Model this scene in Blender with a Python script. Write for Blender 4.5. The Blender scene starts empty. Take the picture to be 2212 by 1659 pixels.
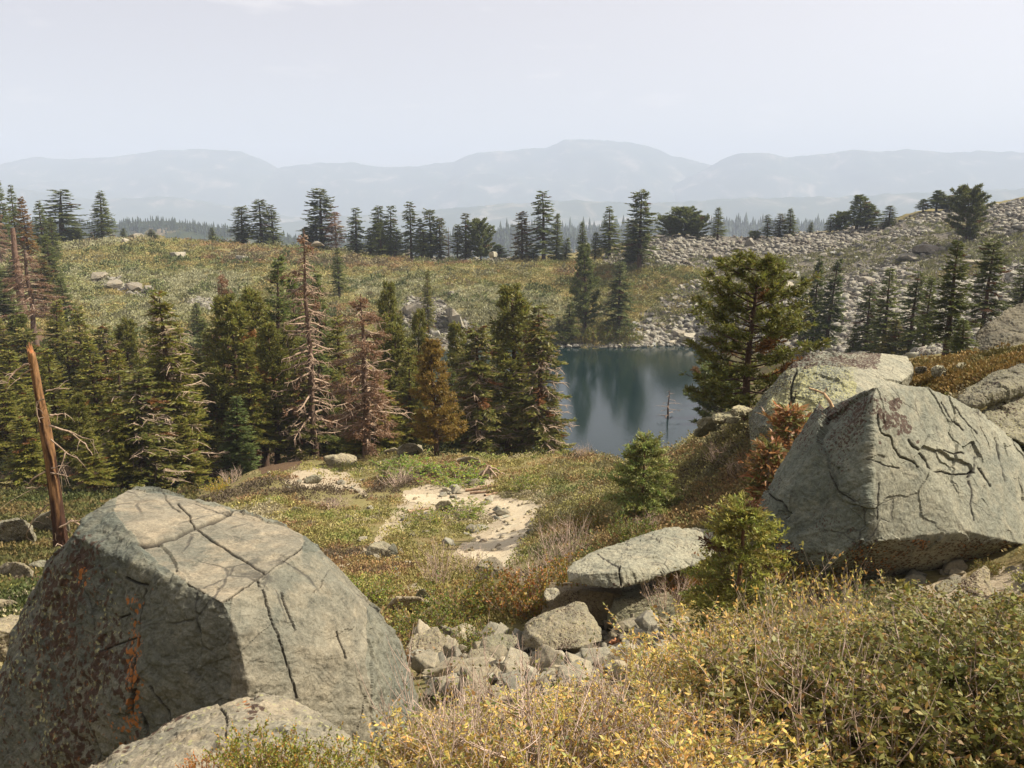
import bpy, bmesh, math, random
import numpy as np
from mathutils import Vector, Matrix

sc = bpy.context.scene
COL = sc.collection
R = math.radians

# ------------------------------------------------------------------ camera, sky, sun, exposure
PITCH = 12.8                        # degrees the camera looks down
FPX = 1804.0                        # focal length in pixels of a 2212 x 1659 picture
cam_d = bpy.data.cameras.new('camera')
cam_d.sensor_fit = 'HORIZONTAL'; cam_d.sensor_width = 36.0
cam_d.lens = 36.0 * FPX / 2212.0
cam_d.clip_start = 0.05; cam_d.clip_end = 40000.0
cam = bpy.data.objects.new('camera', cam_d); COL.objects.link(cam)
cam.location = (0, 0, 0); cam.rotation_euler = (R(90 - PITCH), 0, 0)
sc.camera = cam

SUN_AZ, SUN_EL = 84.0, 47.0         # azimuth clockwise from the viewing direction
w = bpy.data.worlds.new('World'); sc.world = w; w.use_nodes = True
nt = w.node_tree; nt.nodes.clear()
wo = nt.nodes.new('ShaderNodeOutputWorld'); bg = nt.nodes.new('ShaderNodeBackground')
sky = nt.nodes.new('ShaderNodeTexSky'); sky.sky_type = 'NISHITA'; sky.sun_disc = False
sky.sun_elevation = R(SUN_EL); sky.sun_rotation = R(SUN_AZ); sky.altitude = 2400
sky.air_density = 1.0; sky.dust_density = 6.0; sky.ozone_density = 1.0
bg.inputs['Strength'].default_value = 0.082
# a few thin clouds, part of the sky itself
tc = nt.nodes.new('ShaderNodeTexCoord'); mp = nt.nodes.new('ShaderNodeMapping')
mp.inputs['Scale'].default_value = (3.0, 3.0, 11.0); mp.inputs['Location'].default_value = (0.35, 0.1, 0.62)
ns = nt.nodes.new('ShaderNodeTexNoise'); ns.inputs['Scale'].default_value = 1.6
ns.inputs['Detail'].default_value = 7.0; ns.inputs['Roughness'].default_value = 0.55
rp = nt.nodes.new('ShaderNodeValToRGB')
rp.color_ramp.elements[0].position = 0.56; rp.color_ramp.elements[0].color = (0.64, 0.64, 0.64, 1)
rp.color_ramp.elements[1].position = 0.85; rp.color_ramp.elements[1].color = (0.66, 0.66, 0.66, 1)
mx = nt.nodes.new('ShaderNodeMix'); mx.data_type = 'RGBA'
mx.inputs['B'].default_value = (5.0, 4.3, 3.95, 1)
L = nt.links.new
L(tc.outputs['Generated'], mp.inputs['Vector']); L(mp.outputs['Vector'], ns.inputs['Vector'])
L(ns.outputs['Fac'], rp.inputs['Fac']); L(rp.outputs['Color'], mx.inputs['Factor'])
n2 = nt.nodes.new('ShaderNodeTexNoise'); n2.inputs['Scale'].default_value = 2.6; n2.inputs['Detail'].default_value = 6.0; n2.inputs['Roughness'].default_value = 0.6
r2 = nt.nodes.new('ShaderNodeValToRGB'); r2.color_ramp.elements[0].position = 0.6; r2.color_ramp.elements[0].color = (0, 0, 0, 1); r2.color_ramp.elements[1].position = 0.78; r2.color_ramp.elements[1].color = (0.55, 0.55, 0.55, 1)
m2 = nt.nodes.new('ShaderNodeMix'); m2.data_type = 'RGBA'; m2.inputs['B'].default_value = (6.4, 6.0, 5.8, 1)
L(mp.outputs['Vector'], n2.inputs['Vector']); L(n2.outputs['Fac'], r2.inputs['Fac']); L(r2.outputs['Color'], m2.inputs['Factor'])
L(sky.outputs['Color'], mx.inputs['A']); L(mx.outputs['Result'], m2.inputs['A']); 
# the smoke glows towards the sun
vd = nt.nodes.new('ShaderNodeVectorMath'); vd.operation = 'DOT_PRODUCT'
vd.inputs[1].default_value = (math.sin(R(SUN_AZ)) * math.cos(R(SUN_EL)), math.cos(R(SUN_AZ)) * math.cos(R(SUN_EL)), math.sin(R(SUN_EL)))
L(tc.outputs['Generated'], vd.inputs[0])
g1 = nt.nodes.new('ShaderNodeMath'); g1.operation = 'MULTIPLY_ADD'; g1.inputs[1].default_value = 0.5; g1.inputs[2].default_value = 0.5; L(vd.outputs['Value'], g1.inputs[0])
g2 = nt.nodes.new('ShaderNodeMath'); g2.operation = 'POWER'; g2.inputs[1].default_value = 3.5; L(g1.outputs[0], g2.inputs[0])
m3 = nt.nodes.new('ShaderNodeMix'); m3.data_type = 'RGBA'; m3.blend_type = 'ADD'; m3.inputs['B'].default_value = (4.4, 4.0, 3.4, 1)
L(g2.outputs[0], m3.inputs['Factor']); L(m2.outputs['Result'], m3.inputs['A']); L(m3.outputs['Result'], bg.inputs['Color'])
L(bg.outputs['Background'], wo.inputs['Surface'])

sun_d = bpy.data.lights.new('sun', 'SUN'); sun_d.energy = 5.0; sun_d.angle = R(0.6); sun_d.color = (1.0, 0.91, 0.76)
sun = bpy.data.objects.new('sun', sun_d); COL.objects.link(sun)
sdir = Vector((math.sin(R(SUN_AZ)) * math.cos(R(SUN_EL)), math.cos(R(SUN_AZ)) * math.cos(R(SUN_EL)), math.sin(R(SUN_EL))))
sun.rotation_euler = sdir.to_track_quat('Z', 'Y').to_euler()
sc.view_settings.view_transform = 'Standard'; sc.view_settings.look = 'None'
sc.view_settings.exposure = 1.0; sc.view_settings.gamma = 1.0
sc.cycles.max_bounces = 7; sc.cycles.diffuse_bounces = 3; sc.cycles.glossy_bounces = 3
sc.cycles.transmission_bounces = 3; sc.cycles.volume_bounces = 3; sc.cycles.transparent_max_bounces = 8
sc.cycles.use_denoising = True
sc.cycles.caustics_reflective = False; sc.cycles.caustics_refractive = False

# ------------------------------------------------------------------ helpers
CP, SP = math.cos(R(PITCH)), math.sin(R(PITCH))

def ray(px, py):
    """(a, s): sideways and vertical travel per metre of forward travel for a line of sight"""
    xc = (np.asarray(px, float) - 1106.0) / FPX; yc = (829.5 - np.asarray(py, float)) / FPX
    dy = CP + yc * SP; dz = -SP + yc * CP
    return xc / dy, dz / dy

def at(px, py, d):
    a, s = ray(px, py)
    return (float(a * d), float(d), float(s * d))

def proj(P):
    P = np.asarray(P, float)
    f = P[..., 1] * CP - P[..., 2] * SP
    u = P[..., 1] * SP + P[..., 2] * CP
    return 1106.0 + FPX * P[..., 0] / f, 829.5 - FPX * u / f

def inpoly(px, py, poly):
    px = np.asarray(px, float); py = np.asarray(py, float)
    c = np.zeros(px.shape, bool); n = len(poly)
    for i in range(n):
        x1, y1 = poly[i]; x2, y2 = poly[(i + 1) % n]
        if y1 == y2: continue
        k = ((y1 > py) != (y2 > py)) & (px < (x2 - x1) * (py - y1) / (y2 - y1) + x1)
        c ^= k
    return c

def _hash(ix, iy, iz, seed):
    h = (ix.astype(np.int64) * 374761393 + iy.astype(np.int64) * 668265263 + iz.astype(np.int64) * 2147483647 + seed * 974634777) & 0xFFFFFFFF
    h = ((h ^ (h >> 13)) * 1274126177) & 0xFFFFFFFF
    h = ((h ^ (h >> 16)) * 2246822519) & 0xFFFFFFFF
    return ((h ^ (h >> 15)) & 0xFFFF) / 32767.5 - 1.0

def noise3(P, seed=0):
    P = np.asarray(P, float); i = np.floor(P).astype(np.int64); f = P - i
    u = f * f * f * (f * (f * 6 - 15) + 10)
    r = 0.0
    for dx in (0, 1):
        wx = u[:, 0] if dx else 1 - u[:, 0]
        for dy in (0, 1):
            wy = u[:, 1] if dy else 1 - u[:, 1]
            for dz in (0, 1):
                wz = u[:, 2] if dz else 1 - u[:, 2]
                r = r + wx * wy * wz * _hash(i[:, 0] + dx, i[:, 1] + dy, i[:, 2] + dz, seed)
    return r

def fbm(P, seed=0, octv=4, lac=2.03, gain=0.5):
    P = np.asarray(P, float); r = 0.0; a = 1.0
    for k in range(octv):
        r = r + a * noise3(P * lac ** k, seed + 17 * k); a *= gain
    return r

def mesh_np(name, V, F, col=None, smooth=False):
    """V (n,3); F list of index arrays (m,k); col (n,3) point colours"""
    me = bpy.data.meshes.new(name)
    V = np.ascontiguousarray(V, np.float32)
    me.vertices.add(len(V)); me.vertices.foreach_set('co', V.ravel())
    F = [np.asarray(f, np.int32) for f in F if len(f)]
    tot = np.concatenate([np.full(len(f), f.shape[1], np.int32) for f in F])
    idx = np.concatenate([f.ravel() for f in F])
    me.loops.add(len(idx)); me.loops.foreach_set('vertex_index', idx)
    me.polygons.add(len(tot))
    st = np.zeros(len(tot), np.int32); st[1:] = np.cumsum(tot)[:-1]
    me.polygons.foreach_set('loop_start', st); me.polygons.foreach_set('loop_total', tot)
    if smooth: me.polygons.foreach_set('use_smooth', np.ones(len(tot), bool))
    me.update(calc_edges=True)
    if col is not None: set_col(me, col)
    return me

def set_col(me, col, name='Col'):
    at_ = me.attributes.get(name) or me.attributes.new(name, 'FLOAT_COLOR', 'POINT')
    c = np.ones((len(me.vertices), 4), np.float32); c[:, :3] = col
    at_.data.foreach_set('color', c.ravel())

def obj(name, me, mat=None, parent=None, loc=None):
    o = bpy.data.objects.new(name, me); COL.objects.link(o)
    if mat is not None:
        me.materials.clear(); me.materials.append(mat)
    if parent is not None: o.parent = parent
    if loc is not None: o.location = loc
    return o

def tag(o, label=None, cat=None, group=None, kind=None):
    if label: o['label'] = label
    if cat: o['category'] = cat
    if group: o['group'] = group
    if kind: o['kind'] = kind
    return o

def empty(name, loc, rz=0.0):
    o = bpy.data.objects.new(name, None); COL.objects.link(o)
    o.empty_display_size = 0.2; o.location = loc; o.rotation_euler = (0, 0, rz)
    return o

ORD = ['first', 'second', 'third', 'fourth', 'fifth', 'sixth', 'seventh', 'eighth', 'ninth', 'tenth', 'eleventh', 'twelfth', 'thirteenth', 'fourteenth',
       'fifteenth', 'sixteenth', 'seventeenth', 'eighteenth', 'nineteenth', 'twentieth']
TENS = {2: 'twenty', 3: 'thirty', 4: 'forty', 5: 'fifty', 6: 'sixty', 7: 'seventy', 8: 'eighty', 9: 'ninety'}
def nth(i):
    if i < 20: return ORD[i]
    n = i + 1
    if n % 10 == 0: return {20: 'twentieth', 30: 'thirtieth', 40: 'fortieth', 50: 'fiftieth', 60: 'sixtieth', 70: 'seventieth', 80: 'eightieth', 90: 'ninetieth'}[n]
    return TENS[n // 10] + '-' + ORD[n % 10 - 1]

class MB:
    """collects tubes and leaf blades into one mesh"""
    def __init__(self): self.V = []; self.Q = []; self.C = []; self.n = 0
    def tube(self, pts, rad, sides=5, col=(1, 1, 1), cap=True):
        pts = np.asarray(pts, float); rad = np.broadcast_to(np.asarray(rad, float), (len(pts),))
        t = np.gradient(pts, axis=0); t /= np.linalg.norm(t, axis=1, keepdims=True) + 1e-9
        ref = np.array([0.0, 0, 1]) if abs(t[0][2]) < 0.8 else np.array([1.0, 0, 0])
        u = np.cross(t, ref); u /= np.linalg.norm(u, axis=1, keepdims=True) + 1e-9
        v = np.cross(t, u)
        an = np.linspace(0, 2 * np.pi, sides, endpoint=False)
        ring = pts[:, None] + rad[:, None, None] * (np.cos(an)[None, :, None] * u[:, None] + np.sin(an)[None, :, None] * v[:, None])
        V = ring.reshape(-1, 3); m = len(pts)
        i = np.arange(m - 1)[:, None] * sides + np.arange(sides)[None]
        j = np.arange(m - 1)[:, None] * sides + (np.arange(sides)[None] + 1) % sides
        self.Q.append(np.stack([i, j, j + sides, i + sides], -1).reshape(-1, 4) + self.n)
        c = np.empty((len(V), 3)); c[:] = col
        self.V.append(V); self.C.append(c); self.n += len(V)
    def blades(self, b, d, w, col, nrm=None, rng=None, bend=0.0):
        """diamond leaves: base b, vector d, half width w, colour (m,3)"""
        b = np.asarray(b, float); d = np.asarray(d, float); m = len(b)
        if m == 0: return
        r = rng.normal(size=(m, 3)) if nrm is None else nrm
        s = np.cross(d, r); s /= np.linalg.norm(s, axis=1, keepdims=True) + 1e-9
        w = np.broadcast_to(np.asarray(w, float), (m,))[:, None]
        mid = b + d * 0.5
        if bend: mid = mid + np.array([0, 0, 1.0]) * bend * np.linalg.norm(d, axis=1, keepdims=True)
        V = np.stack([b, mid + s * w, b + d, mid - s * w], 1).reshape(-1, 3)
        q = np.arange(m * 4).reshape(m, 4) + self.n
        self.Q.append(q); self.V.append(V); self.C.append(np.repeat(np.asarray(col, float), 4, axis=0)); self.n += len(V)
    def mesh(self, name, smooth=False):
        return mesh_np(name, np.concatenate(self.V), [np.concatenate(self.Q)], np.concatenate(self.C), smooth)

# ------------------------------------------------------------------ materials
def new_mat(name):
    m = bpy.data.materials.new(name); m.use_nodes = True
    n = m.node_tree.nodes; n.clear()
    return m, n, m.node_tree.links.new

def leaf_mat(name, rough=0.55, trans=0.28, spec=0.25):
    m, n, l = new_mat(name)
    o = n.new('ShaderNodeOutputMaterial'); p = n.new('ShaderNodeBsdfPrincipled')
    t = n.new('ShaderNodeBsdfTranslucent'); mixs = n.new('ShaderNodeMixShader')
    a = n.new('ShaderNodeAttribute'); a.attribute_name = 'Col'; oi = n.new('ShaderNodeObjectInfo')
    mu = n.new('ShaderNodeMix'); mu.data_type = 'RGBA'; mu.blend_type = 'MULTIPLY'; mu.inputs['Factor'].default_value = 1.0
    l(a.outputs['Color'], mu.inputs['A']); l(oi.outputs['Color'], mu.inputs['B'])
    l(mu.outputs['Result'], p.inputs['Base Color']); l(mu.outputs['Result'], t.inputs['Color'])
    p.inputs['Roughness'].default_value = rough; p.inputs['Specular IOR Level'].default_value = spec
    mixs.inputs['Fac'].default_value = trans
    l(p.outputs['BSDF'], mixs.inputs[1]); l(t.outputs['BSDF'], mixs.inputs[2]); l(mixs.outputs['Shader'], o.inputs['Surface'])
    return m

def col_node(n, c):
    r = n.new('ShaderNodeRGB'); r.outputs[0].default_value = (*c, 1); return r.outputs[0]

def mixc(n, l, fac, a, b, mode='MIX'):
    m = n.new('ShaderNodeMix'); m.data_type = 'RGBA'; m.blend_type = mode
    for s, v in (('Factor', fac), ('A', a), ('B', b)):
        if isinstance(v, (int, float)): m.inputs[s].default_value = v
        elif isinstance(v, tuple): m.inputs[s].default_value = (*v, 1)
        else: l(v, m.inputs[s])
    return m.outputs['Result']

def noise_node(n, l, vec, scale, detail=5, rough=0.55, dist=0.0):
    t = n.new('ShaderNodeTexNoise'); t.inputs['Scale'].default_value = scale; t.inputs['Detail'].default_value = detail
    t.inputs['Roughness'].default_value = rough; t.inputs['Distortion'].default_value = dist
    if vec is not None: l(vec, t.inputs['Vector'])
    return t.outputs['Fac']

def ramp(n, l, fac, stops):
    r = n.new('ShaderNodeValToRGB'); cr = r.color_ramp
    while len(cr.elements) < len(stops): cr.elements.new(0.5)
    for e, (p, c) in zip(cr.elements, stops):
        e.position = p; e.color = (*c, 1) if isinstance(c, tuple) else (c, c, c, 1)
    l(fac, r.inputs['Fac']); return r.outputs['Color']

def rock_mat(name, light, dark, warm, speck=0.35, scale=1.0, rough=0.85, lichen=True, bump=0.55, objtint=True):
    """weathered stone; the point colour 'Col' carries (lichen brown, lichen orange, dirt)"""
    m, n, l = new_mat(name)
    o = n.new('ShaderNodeOutputMaterial'); p = n.new('ShaderNodeBsdfPrincipled')
    t = n.new('ShaderNodeTexCoord'); v = t.outputs['Object']
    big = noise_node(n, l, v, 0.9 * scale, 6, 0.6, 0.4); mid = noise_node(n, l, v, 4.5 * scale, 8, 0.65, 0.2); fine = noise_node(n, l, v, 60 * scale, 8, 0.85)
    c = mixc(n, l, ramp(n, l, big, [(0.38, 0.0), (0.62, 1.0)]), light, dark)
    c = mixc(n, l, ramp(n, l, mid, [(0.48, 0.0), (0.68, 0.75)]), c, warm)
    c = mixc(n, l, speck, c, ramp(n, l, fine, [(0.34, 0.12), (0.47, 0.8), (0.6, 1.15)]), 'MULTIPLY')
    pat = noise_node(n, l, v, 11 * scale, 10, 0.8, 0.6)
    c = mixc(n, l, 0.75, c, ramp(n, l, pat, [(0.36, 0.45), (0.5, 1.0), (0.62, 1.35)]), 'MULTIPLY')
    wv = n.new('ShaderNodeMix'); wv.data_type = 'RGBA'; wv.inputs['Factor'].default_value = 0.12
    wn = n.new('ShaderNodeTexNoise'); wn.inputs['Scale'].default_value = 3.0 * scale; wn.inputs['Detail'].default_value = 5; l(v, wn.inputs['Vector']); l(v, wv.inputs['A']); l(wn.outputs['Color'], wv.inputs['B'])
    vo = n.new('ShaderNodeTexVoronoi'); vo.feature = 'DISTANCE_TO_EDGE'; vo.inputs['Scale'].default_value = 2.3 * scale; l(wv.outputs['Result'], vo.inputs['Vector'])
    gate = ramp(n, l, noise_node(n, l, v, 1.3 * scale, 3), [(0.5, 0.0), (0.58, 1.0)])
    hair = mixc(n, l, gate, (0.0, 0.0, 0.0), ramp(n, l, vo.outputs['Distance'], [(0.0, 0.8), (0.012, 0.5), (0.022, 0.0)]))
    c = mixc(n, l, hair, c, (0.045, 0.04, 0.032))
    vm = n.new('ShaderNodeMapping'); vm.inputs['Scale'].default_value = (1.0, 1.3, 6.0); vm.inputs['Rotation'].default_value = (0.5, 0.9, 0.2); l(v, vm.inputs['Vector'])
    vein = noise_node(n, l, vm.outputs['Vector'], 1.7 * scale, 6, 0.6, 1.2)
    c = mixc(n, l, ramp(n, l, vein, [(0.485, 0.0), (0.5, 0.28), (0.515, 0.0)]), c, tuple(min(1, k * 1.5) for k in light))
    tn_ = n.new('ShaderNodeAttribute'); tn_.attribute_name = 'Tone'  # Tone greys weathered sides and also paints shade into faces turned from the sun
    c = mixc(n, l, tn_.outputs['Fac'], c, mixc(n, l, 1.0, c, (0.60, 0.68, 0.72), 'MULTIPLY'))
    if lichen:
        a = n.new('ShaderNodeAttribute'); a.attribute_name = 'Col'
        sp = n.new('ShaderNodeSeparateColor'); l(a.outputs['Color'], sp.inputs['Color'])
        l1 = noise_node(n, l, v, 17 * scale, 10, 0.85, 0.3); l2 = noise_node(n, l, v, 30 * scale, 4, 0.6, 0.2)
        def masked(src, nz, vs):
            wv2 = n.new('ShaderNodeMix'); wv2.data_type = 'RGBA'; wv2.inputs['Factor'].default_value = 0.05; l(v, wv2.inputs['A']); wq = n.new('ShaderNodeTexNoise'); wq.inputs['Scale'].default_value = 14.0; wq.inputs['Detail'].default_value = 4; l(v, wq.inputs['Vector']); l(wq.outputs['Color'], wv2.inputs['B'])
            f1 = n.new('ShaderNodeTexVoronoi'); f1.inputs['Scale'].default_value = vs * scale; l(wv2.outputs['Result'], f1.inputs['Vector'])
            a1 = n.new('ShaderNodeMath'); a1.operation = 'MULTIPLY_ADD'; l(src, a1.inputs[0]); a1.inputs[1].default_value = 1.15; a1.inputs[2].default_value = 0.1
            a2 = n.new('ShaderNodeMath'); a2.operation = 'SUBTRACT'; l(a1.outputs[0], a2.inputs[0]); l(f1.outputs['Distance'], a2.inputs[1])
            a3 = n.new('ShaderNodeMath'); a3.operation = 'MULTIPLY_ADD'; l(nz, a3.inputs[0]); a3.inputs[1].default_value = 2.1; a3.inputs[2].default_value = -0.92
            a4 = n.new('ShaderNodeMath'); a4.operation = 'ADD'; l(a2.outputs[0], a4.inputs[0]); l(a3.outputs[0], a4.inputs[1])
            gt = ramp(n, l, src, [(0.06, 0.0), (0.16, 1.0)])
            return mixc(n, l, gt, (0.0, 0.0, 0.0), ramp(n, l, a4.outputs[0], [(0.17, 0.0), (0.24, 1.0)]))
        c = mixc(n, l, masked(sp.outputs['Blue'], l1, 31), c, (0.27, 0.26, 0.13))
        c = mixc(n, l, masked(sp.outputs['Red'], l1, 23), c, mixc(n, l, l2, (0.014, 0.011, 0.009), (0.095, 0.056, 0.036)))
        c = mixc(n, l, masked(sp.outputs['Green'], l1, 27), c, (0.30, 0.115, 0.03))
    k_ = n.new('ShaderNodeAttribute'); k_.attribute_name = 'Crack'; c = mixc(n, l, k_.outputs['Fac'], c, (0.03, 0.026, 0.02))
    if objtint:
        oi = n.new('ShaderNodeObjectInfo'); c = mixc(n, l, 1.0, c, oi.outputs['Color'], 'MULTIPLY')
    l(c, p.inputs['Base Color']); p.inputs['Roughness'].default_value = rough; p.inputs['Specular IOR Level'].default_value = 0.3
    b = n.new('ShaderNodeBump'); b.inputs['Strength'].default_value = bump; b.inputs['Distance'].default_value = 0.03 / scale
    hsum = mixc(n, l, hair, mixc(n, l, 0.3, mixc(n, l, 0.5, mid, pat), fine), (0.0, 0.0, 0.0)); l(hsum, b.inputs['Height']); l(b.outputs['Normal'], p.inputs['Normal'])
    l(p.outputs['BSDF'], o.inputs['Surface'])
    return m

def bark_mat(name, c1, c2, sc_=8.0):
    m, n, l = new_mat(name)
    o = n.new('ShaderNodeOutputMaterial'); p = n.new('ShaderNodeBsdfPrincipled')
    t = n.new('ShaderNodeTexCoord'); mpn = n.new('ShaderNodeMapping'); mpn.inputs['Scale'].default_value = (3, 3, 0.5)
    l(t.outputs['Object'], mpn.inputs['Vector'])
    f = noise_node(n, l, mpn.outputs['Vector'], sc_, 6, 0.7)
    c = ramp(n, l, f, [(0.35, c1), (0.65, c2)])
    a = n.new('ShaderNodeAttribute'); a.attribute_name = 'Col'; c = mixc(n, l, 1.0, c, a.outputs['Color'], 'MULTIPLY')
    oi = n.new('ShaderNodeObjectInfo'); c = mixc(n, l, 1.0, c, oi.outputs['Color'], 'MULTIPLY')
    l(c, p.inputs['Base Color']); p.inputs['Roughness'].default_value = 0.9; p.inputs['Specular IOR Level'].default_value = 0.2
    b = n.new('ShaderNodeBump'); b.inputs['Strength'].default_value = 0.6; b.inputs['Distance'].default_value = 0.03
    l(f, b.inputs['Height']); l(b.outputs['Normal'], p.inputs['Normal']); l(p.outputs['BSDF'], o.inputs['Surface'])
    return m

M_NEEDLE = leaf_mat('needle_foliage', 0.5, 0.4, 0.3)
M_LEAF = leaf_mat('shrub_leaf', 0.5, 0.32, 0.3)
M_HEATH = leaf_mat('heath_leaf', 0.65, 0.2, 0.15)
M_BARK = bark_mat('conifer_bark', (0.045, 0.028, 0.02), (0.13, 0.08, 0.055))
M_DEAD = bark_mat('weathered_dead_wood', (0.20, 0.15, 0.115), (0.42, 0.34, 0.27), 5.0)
M_TWIG = bark_mat('shrub_stem', (0.22, 0.17, 0.13), (0.40, 0.33, 0.27), 12.0)
M_ROCK_L = rock_mat('olive_grey_bedrock', (0.24, 0.207, 0.148), (0.125, 0.123, 0.095), (0.27, 0.222, 0.15), 0.6, 1.0)
M_ROCK_R = rock_mat('grey_green_bedrock', (0.25, 0.237, 0.172), (0.155, 0.156, 0.118), (0.28, 0.25, 0.175), 0.55)
M_STONE = rock_mat('loose_stone', (0.235, 0.21, 0.16), (0.135, 0.128, 0.10), (0.27, 0.225, 0.155), 0.45, 2.0)
M_TALUS = rock_mat('talus_stone', (0.305, 0.29, 0.245), (0.17, 0.163, 0.14), (0.28, 0.24, 0.185), 0.3, 0.5)

# ------------------------------------------------------------------ terrain
CTRL = []          # (a, ln y, s)
def cz(a, d, z): CTRL.append((a, math.log(d), z / d))
def cp(px, py, d):
    a, s = ray(px, py); CTRL.append((float(a), math.log(d), float(s)))
for a in (-.9, -.45, 0, .45, .9):
    cz(a, 0.7, -1.85); cz(a, 1.4, -2.1)
for a, z in ((-.9, -2.6), (-.45, -2.5), (0, -2.48), (.45, -2.45), (.9, -2.35)): cz(a, 2.5, z)
for a, z in ((-.9, -4.6), (-.6, -4.4), (-.4, -3.9), (0, -3.2), (.3, -3.1), (.6, -2.95), (.9, -2.7)): cz(a, 4.5, z)
for a, z in ((-.9, -5.6), (-.55, -5.2), (-.3, -4.6), (-.1, -4.2), (.1, -4.05), (.35, -3.9), (.6, -3.75), (.9, -3.3)): cz(a, 6.6, z)
for q in [(1250, 1440, 9.2), (1000, 1430, 9.4), (1650, 1420, 8.4), (2000, 1360, 8.6), (2212, 1330, 8.4), (1400, 1330, 10.2), (1750, 1300, 10.6), (2000, 1290, 10.4), (2180, 1240, 10.6),
          (800, 1270, 15), (950, 1290, 13.5), (1130, 1290, 12.5), (1200, 1215, 15), (1060, 1180, 20.5), (1150, 1110, 24), (1000, 1062, 30), (880, 1078, 29), (840, 1150, 23), (750, 1030, 36),
          (700, 988, 43), (900, 972, 45), (1030, 990, 45), (1170, 1000, 47), (1280, 998, 45), (550, 1020, 37), (430, 1090, 31), (250, 1100, 31), (100, 1185, 19), (20, 1240, 15), (60, 1290, 12), (-300, 1200, 17), (-300, 1100, 30),
          (1250, 1100, 22.5), (1400, 992, 36), (1500, 960, 26), (1500, 1040, 20), (1600, 1060, 16), (1450, 1130, 16.5), (1330, 1170, 15.5), (1640, 985, 17.5), (1560, 930, 23),
          (1700, 880, 18.5), (1950, 830, 20), (2000, 785, 23), (2150, 800, 18), (2300, 790, 17), (2120, 765, 27), (2230, 745, 27), (2500, 1050, 11.5), (2600, 900, 14), (1850, 800, 24),
          (200, 655, 128), (500, 645, 132), (800, 685, 126), (1000, 690, 128), (1150, 655, 140), (1290, 640, 142), (1200, 725, 124), (1400, 650, 138),
          (1230, 748, 121.5), (1370, 748, 121.5), (1500, 745, 121.5), (1100, 750, 121.5),
          (-50, 525, 190), (170, 519, 190), (300, 516, 188), (500, 523, 188), (650, 533, 184), (800, 547, 180), (950, 559, 176), (1150, 562, 172), (1290, 562, 168),
          (1350, 540, 170), (1450, 511, 174), (1600, 517, 174), (1750, 505, 170), (1900, 489, 165), (1980, 463, 160), (2080, 460, 155), (2212, 436, 148), (2400, 410, 140),
          (1400, 580, 152), (1550, 590, 148), (1650, 640, 122), (1700, 700, 104), (1700, 760, 88), (1550, 700, 122), (1900, 700, 88), (1900, 772, 70), (2100, 620, 100), (2200, 660, 80), (2150, 735, 52), (1750, 600, 132), (2000, 560, 125),
          (1610, 745, 108), (1610, 905, 59), (1660, 800, 80), (1720, 840, 52), (1800, 810, 48)]: cp(*q)
for px, d, z in [(700, 54, -18.5), (900, 56, -19.2), (1100, 56, -19.8), (1250, 57, -21), (1380, 50, -18.6), (450, 45, -16), (450, 62, -18.8), (200, 45, -15), (200, 62, -17.6), (-50, 60, -16), (450, 92, -18.5), (100, 92, -15), (-200, 92, -14), (700, 78, -20.3), (700, 98, -20), (850, 75, -21), (850, 100, -21),
                 (1000, 66, -23.2), (1150, 66, -23.6), (1300, 66, -23.6), (1430, 62, -23), (1000, 90, -25), (1200, 90, -26), (1400, 90, -26), (1490, 74, -23.4), (1500, 100, -24.5), (1000, 116, -24), (1200, 117, -23.6), (1400, 117, -23.6), (1510, 116, -23.2), (1555, 66, -18.5), (1560, 90, -20)]:
    a, s = ray(px, 800); cz(float(a), d, z)
for a in (-.9, -.6, -.3, 0, .3, .6, .9):
    up = 14 if a > .45 else 0
    cz(a, 265, -31 + up); cz(a, 480, -75 + up); cz(a, 1000, -180); cz(a, 2000, -340); cz(a, 4000, -440); cz(a, 7000, -470)
CT = np.array(CTRL); KA = 3.0
X0 = np.stack([CT[:, 0] * KA, CT[:, 1]], 1)
def _phi(r2): return 0.5 * r2 * np.log(r2 + 1e-12)
_A = _phi(((X0[:, None] - X0[None]) ** 2).sum(-1)) + np.eye(len(X0)) * 4e-4
_P = np.concatenate([np.ones((len(X0), 1)), X0], 1)
_K = np.block([[_A, _P], [_P.T, np.zeros((3, 3))]])
_W = np.linalg.solve(_K, np.concatenate([CT[:, 2], np.zeros(3)]))
GA = np.concatenate([np.linspace(-.95, -.70, 20, endpoint=False), np.linspace(-.70, .70, 520), np.linspace(.70, .95, 21)[1:]])
GL = np.linspace(math.log(.7), math.log(7200), 800)
GS = np.empty((len(GL), len(GA)))
for j in range(len(GL)):
    q = np.stack([GA * KA, np.full(len(GA), GL[j])], 1)
    GS[j] = _phi(((q[:, None] - X0[None]) ** 2).sum(-1)) @ _W[:-3] + _W[-3] + q @ _W[-2:]
_gx = np.exp(GL)[:, None] * GA[None]; _gy = np.exp(GL)[:, None] + 0 * GA[None]
_n1 = fbm(np.stack([_gx.ravel() * .35, _gy.ravel() * .35, 0 * _gx.ravel()], 1), 5, 4).reshape(GS.shape)
_n2 = fbm(np.stack([_gx.ravel() * .05, _gy.ravel() * .05, 0 * _gx.ravel()], 1), 9, 4).reshape(GS.shape)
_am = np.clip((_gy - 3) / 12, 0, 1) * .10 + np.clip((_gy - 60) / 100, 0, 1) * .12
_water = (_gy > 63) & (_gy < 123) & (_gx > -10) & (_gx < 32)
GS = GS + (_n1 * _am + _n2 * np.clip((_gy - 90) / 100, 0, 1) * .45) / _gy * np.where(_water, .5, 1.0)

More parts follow.
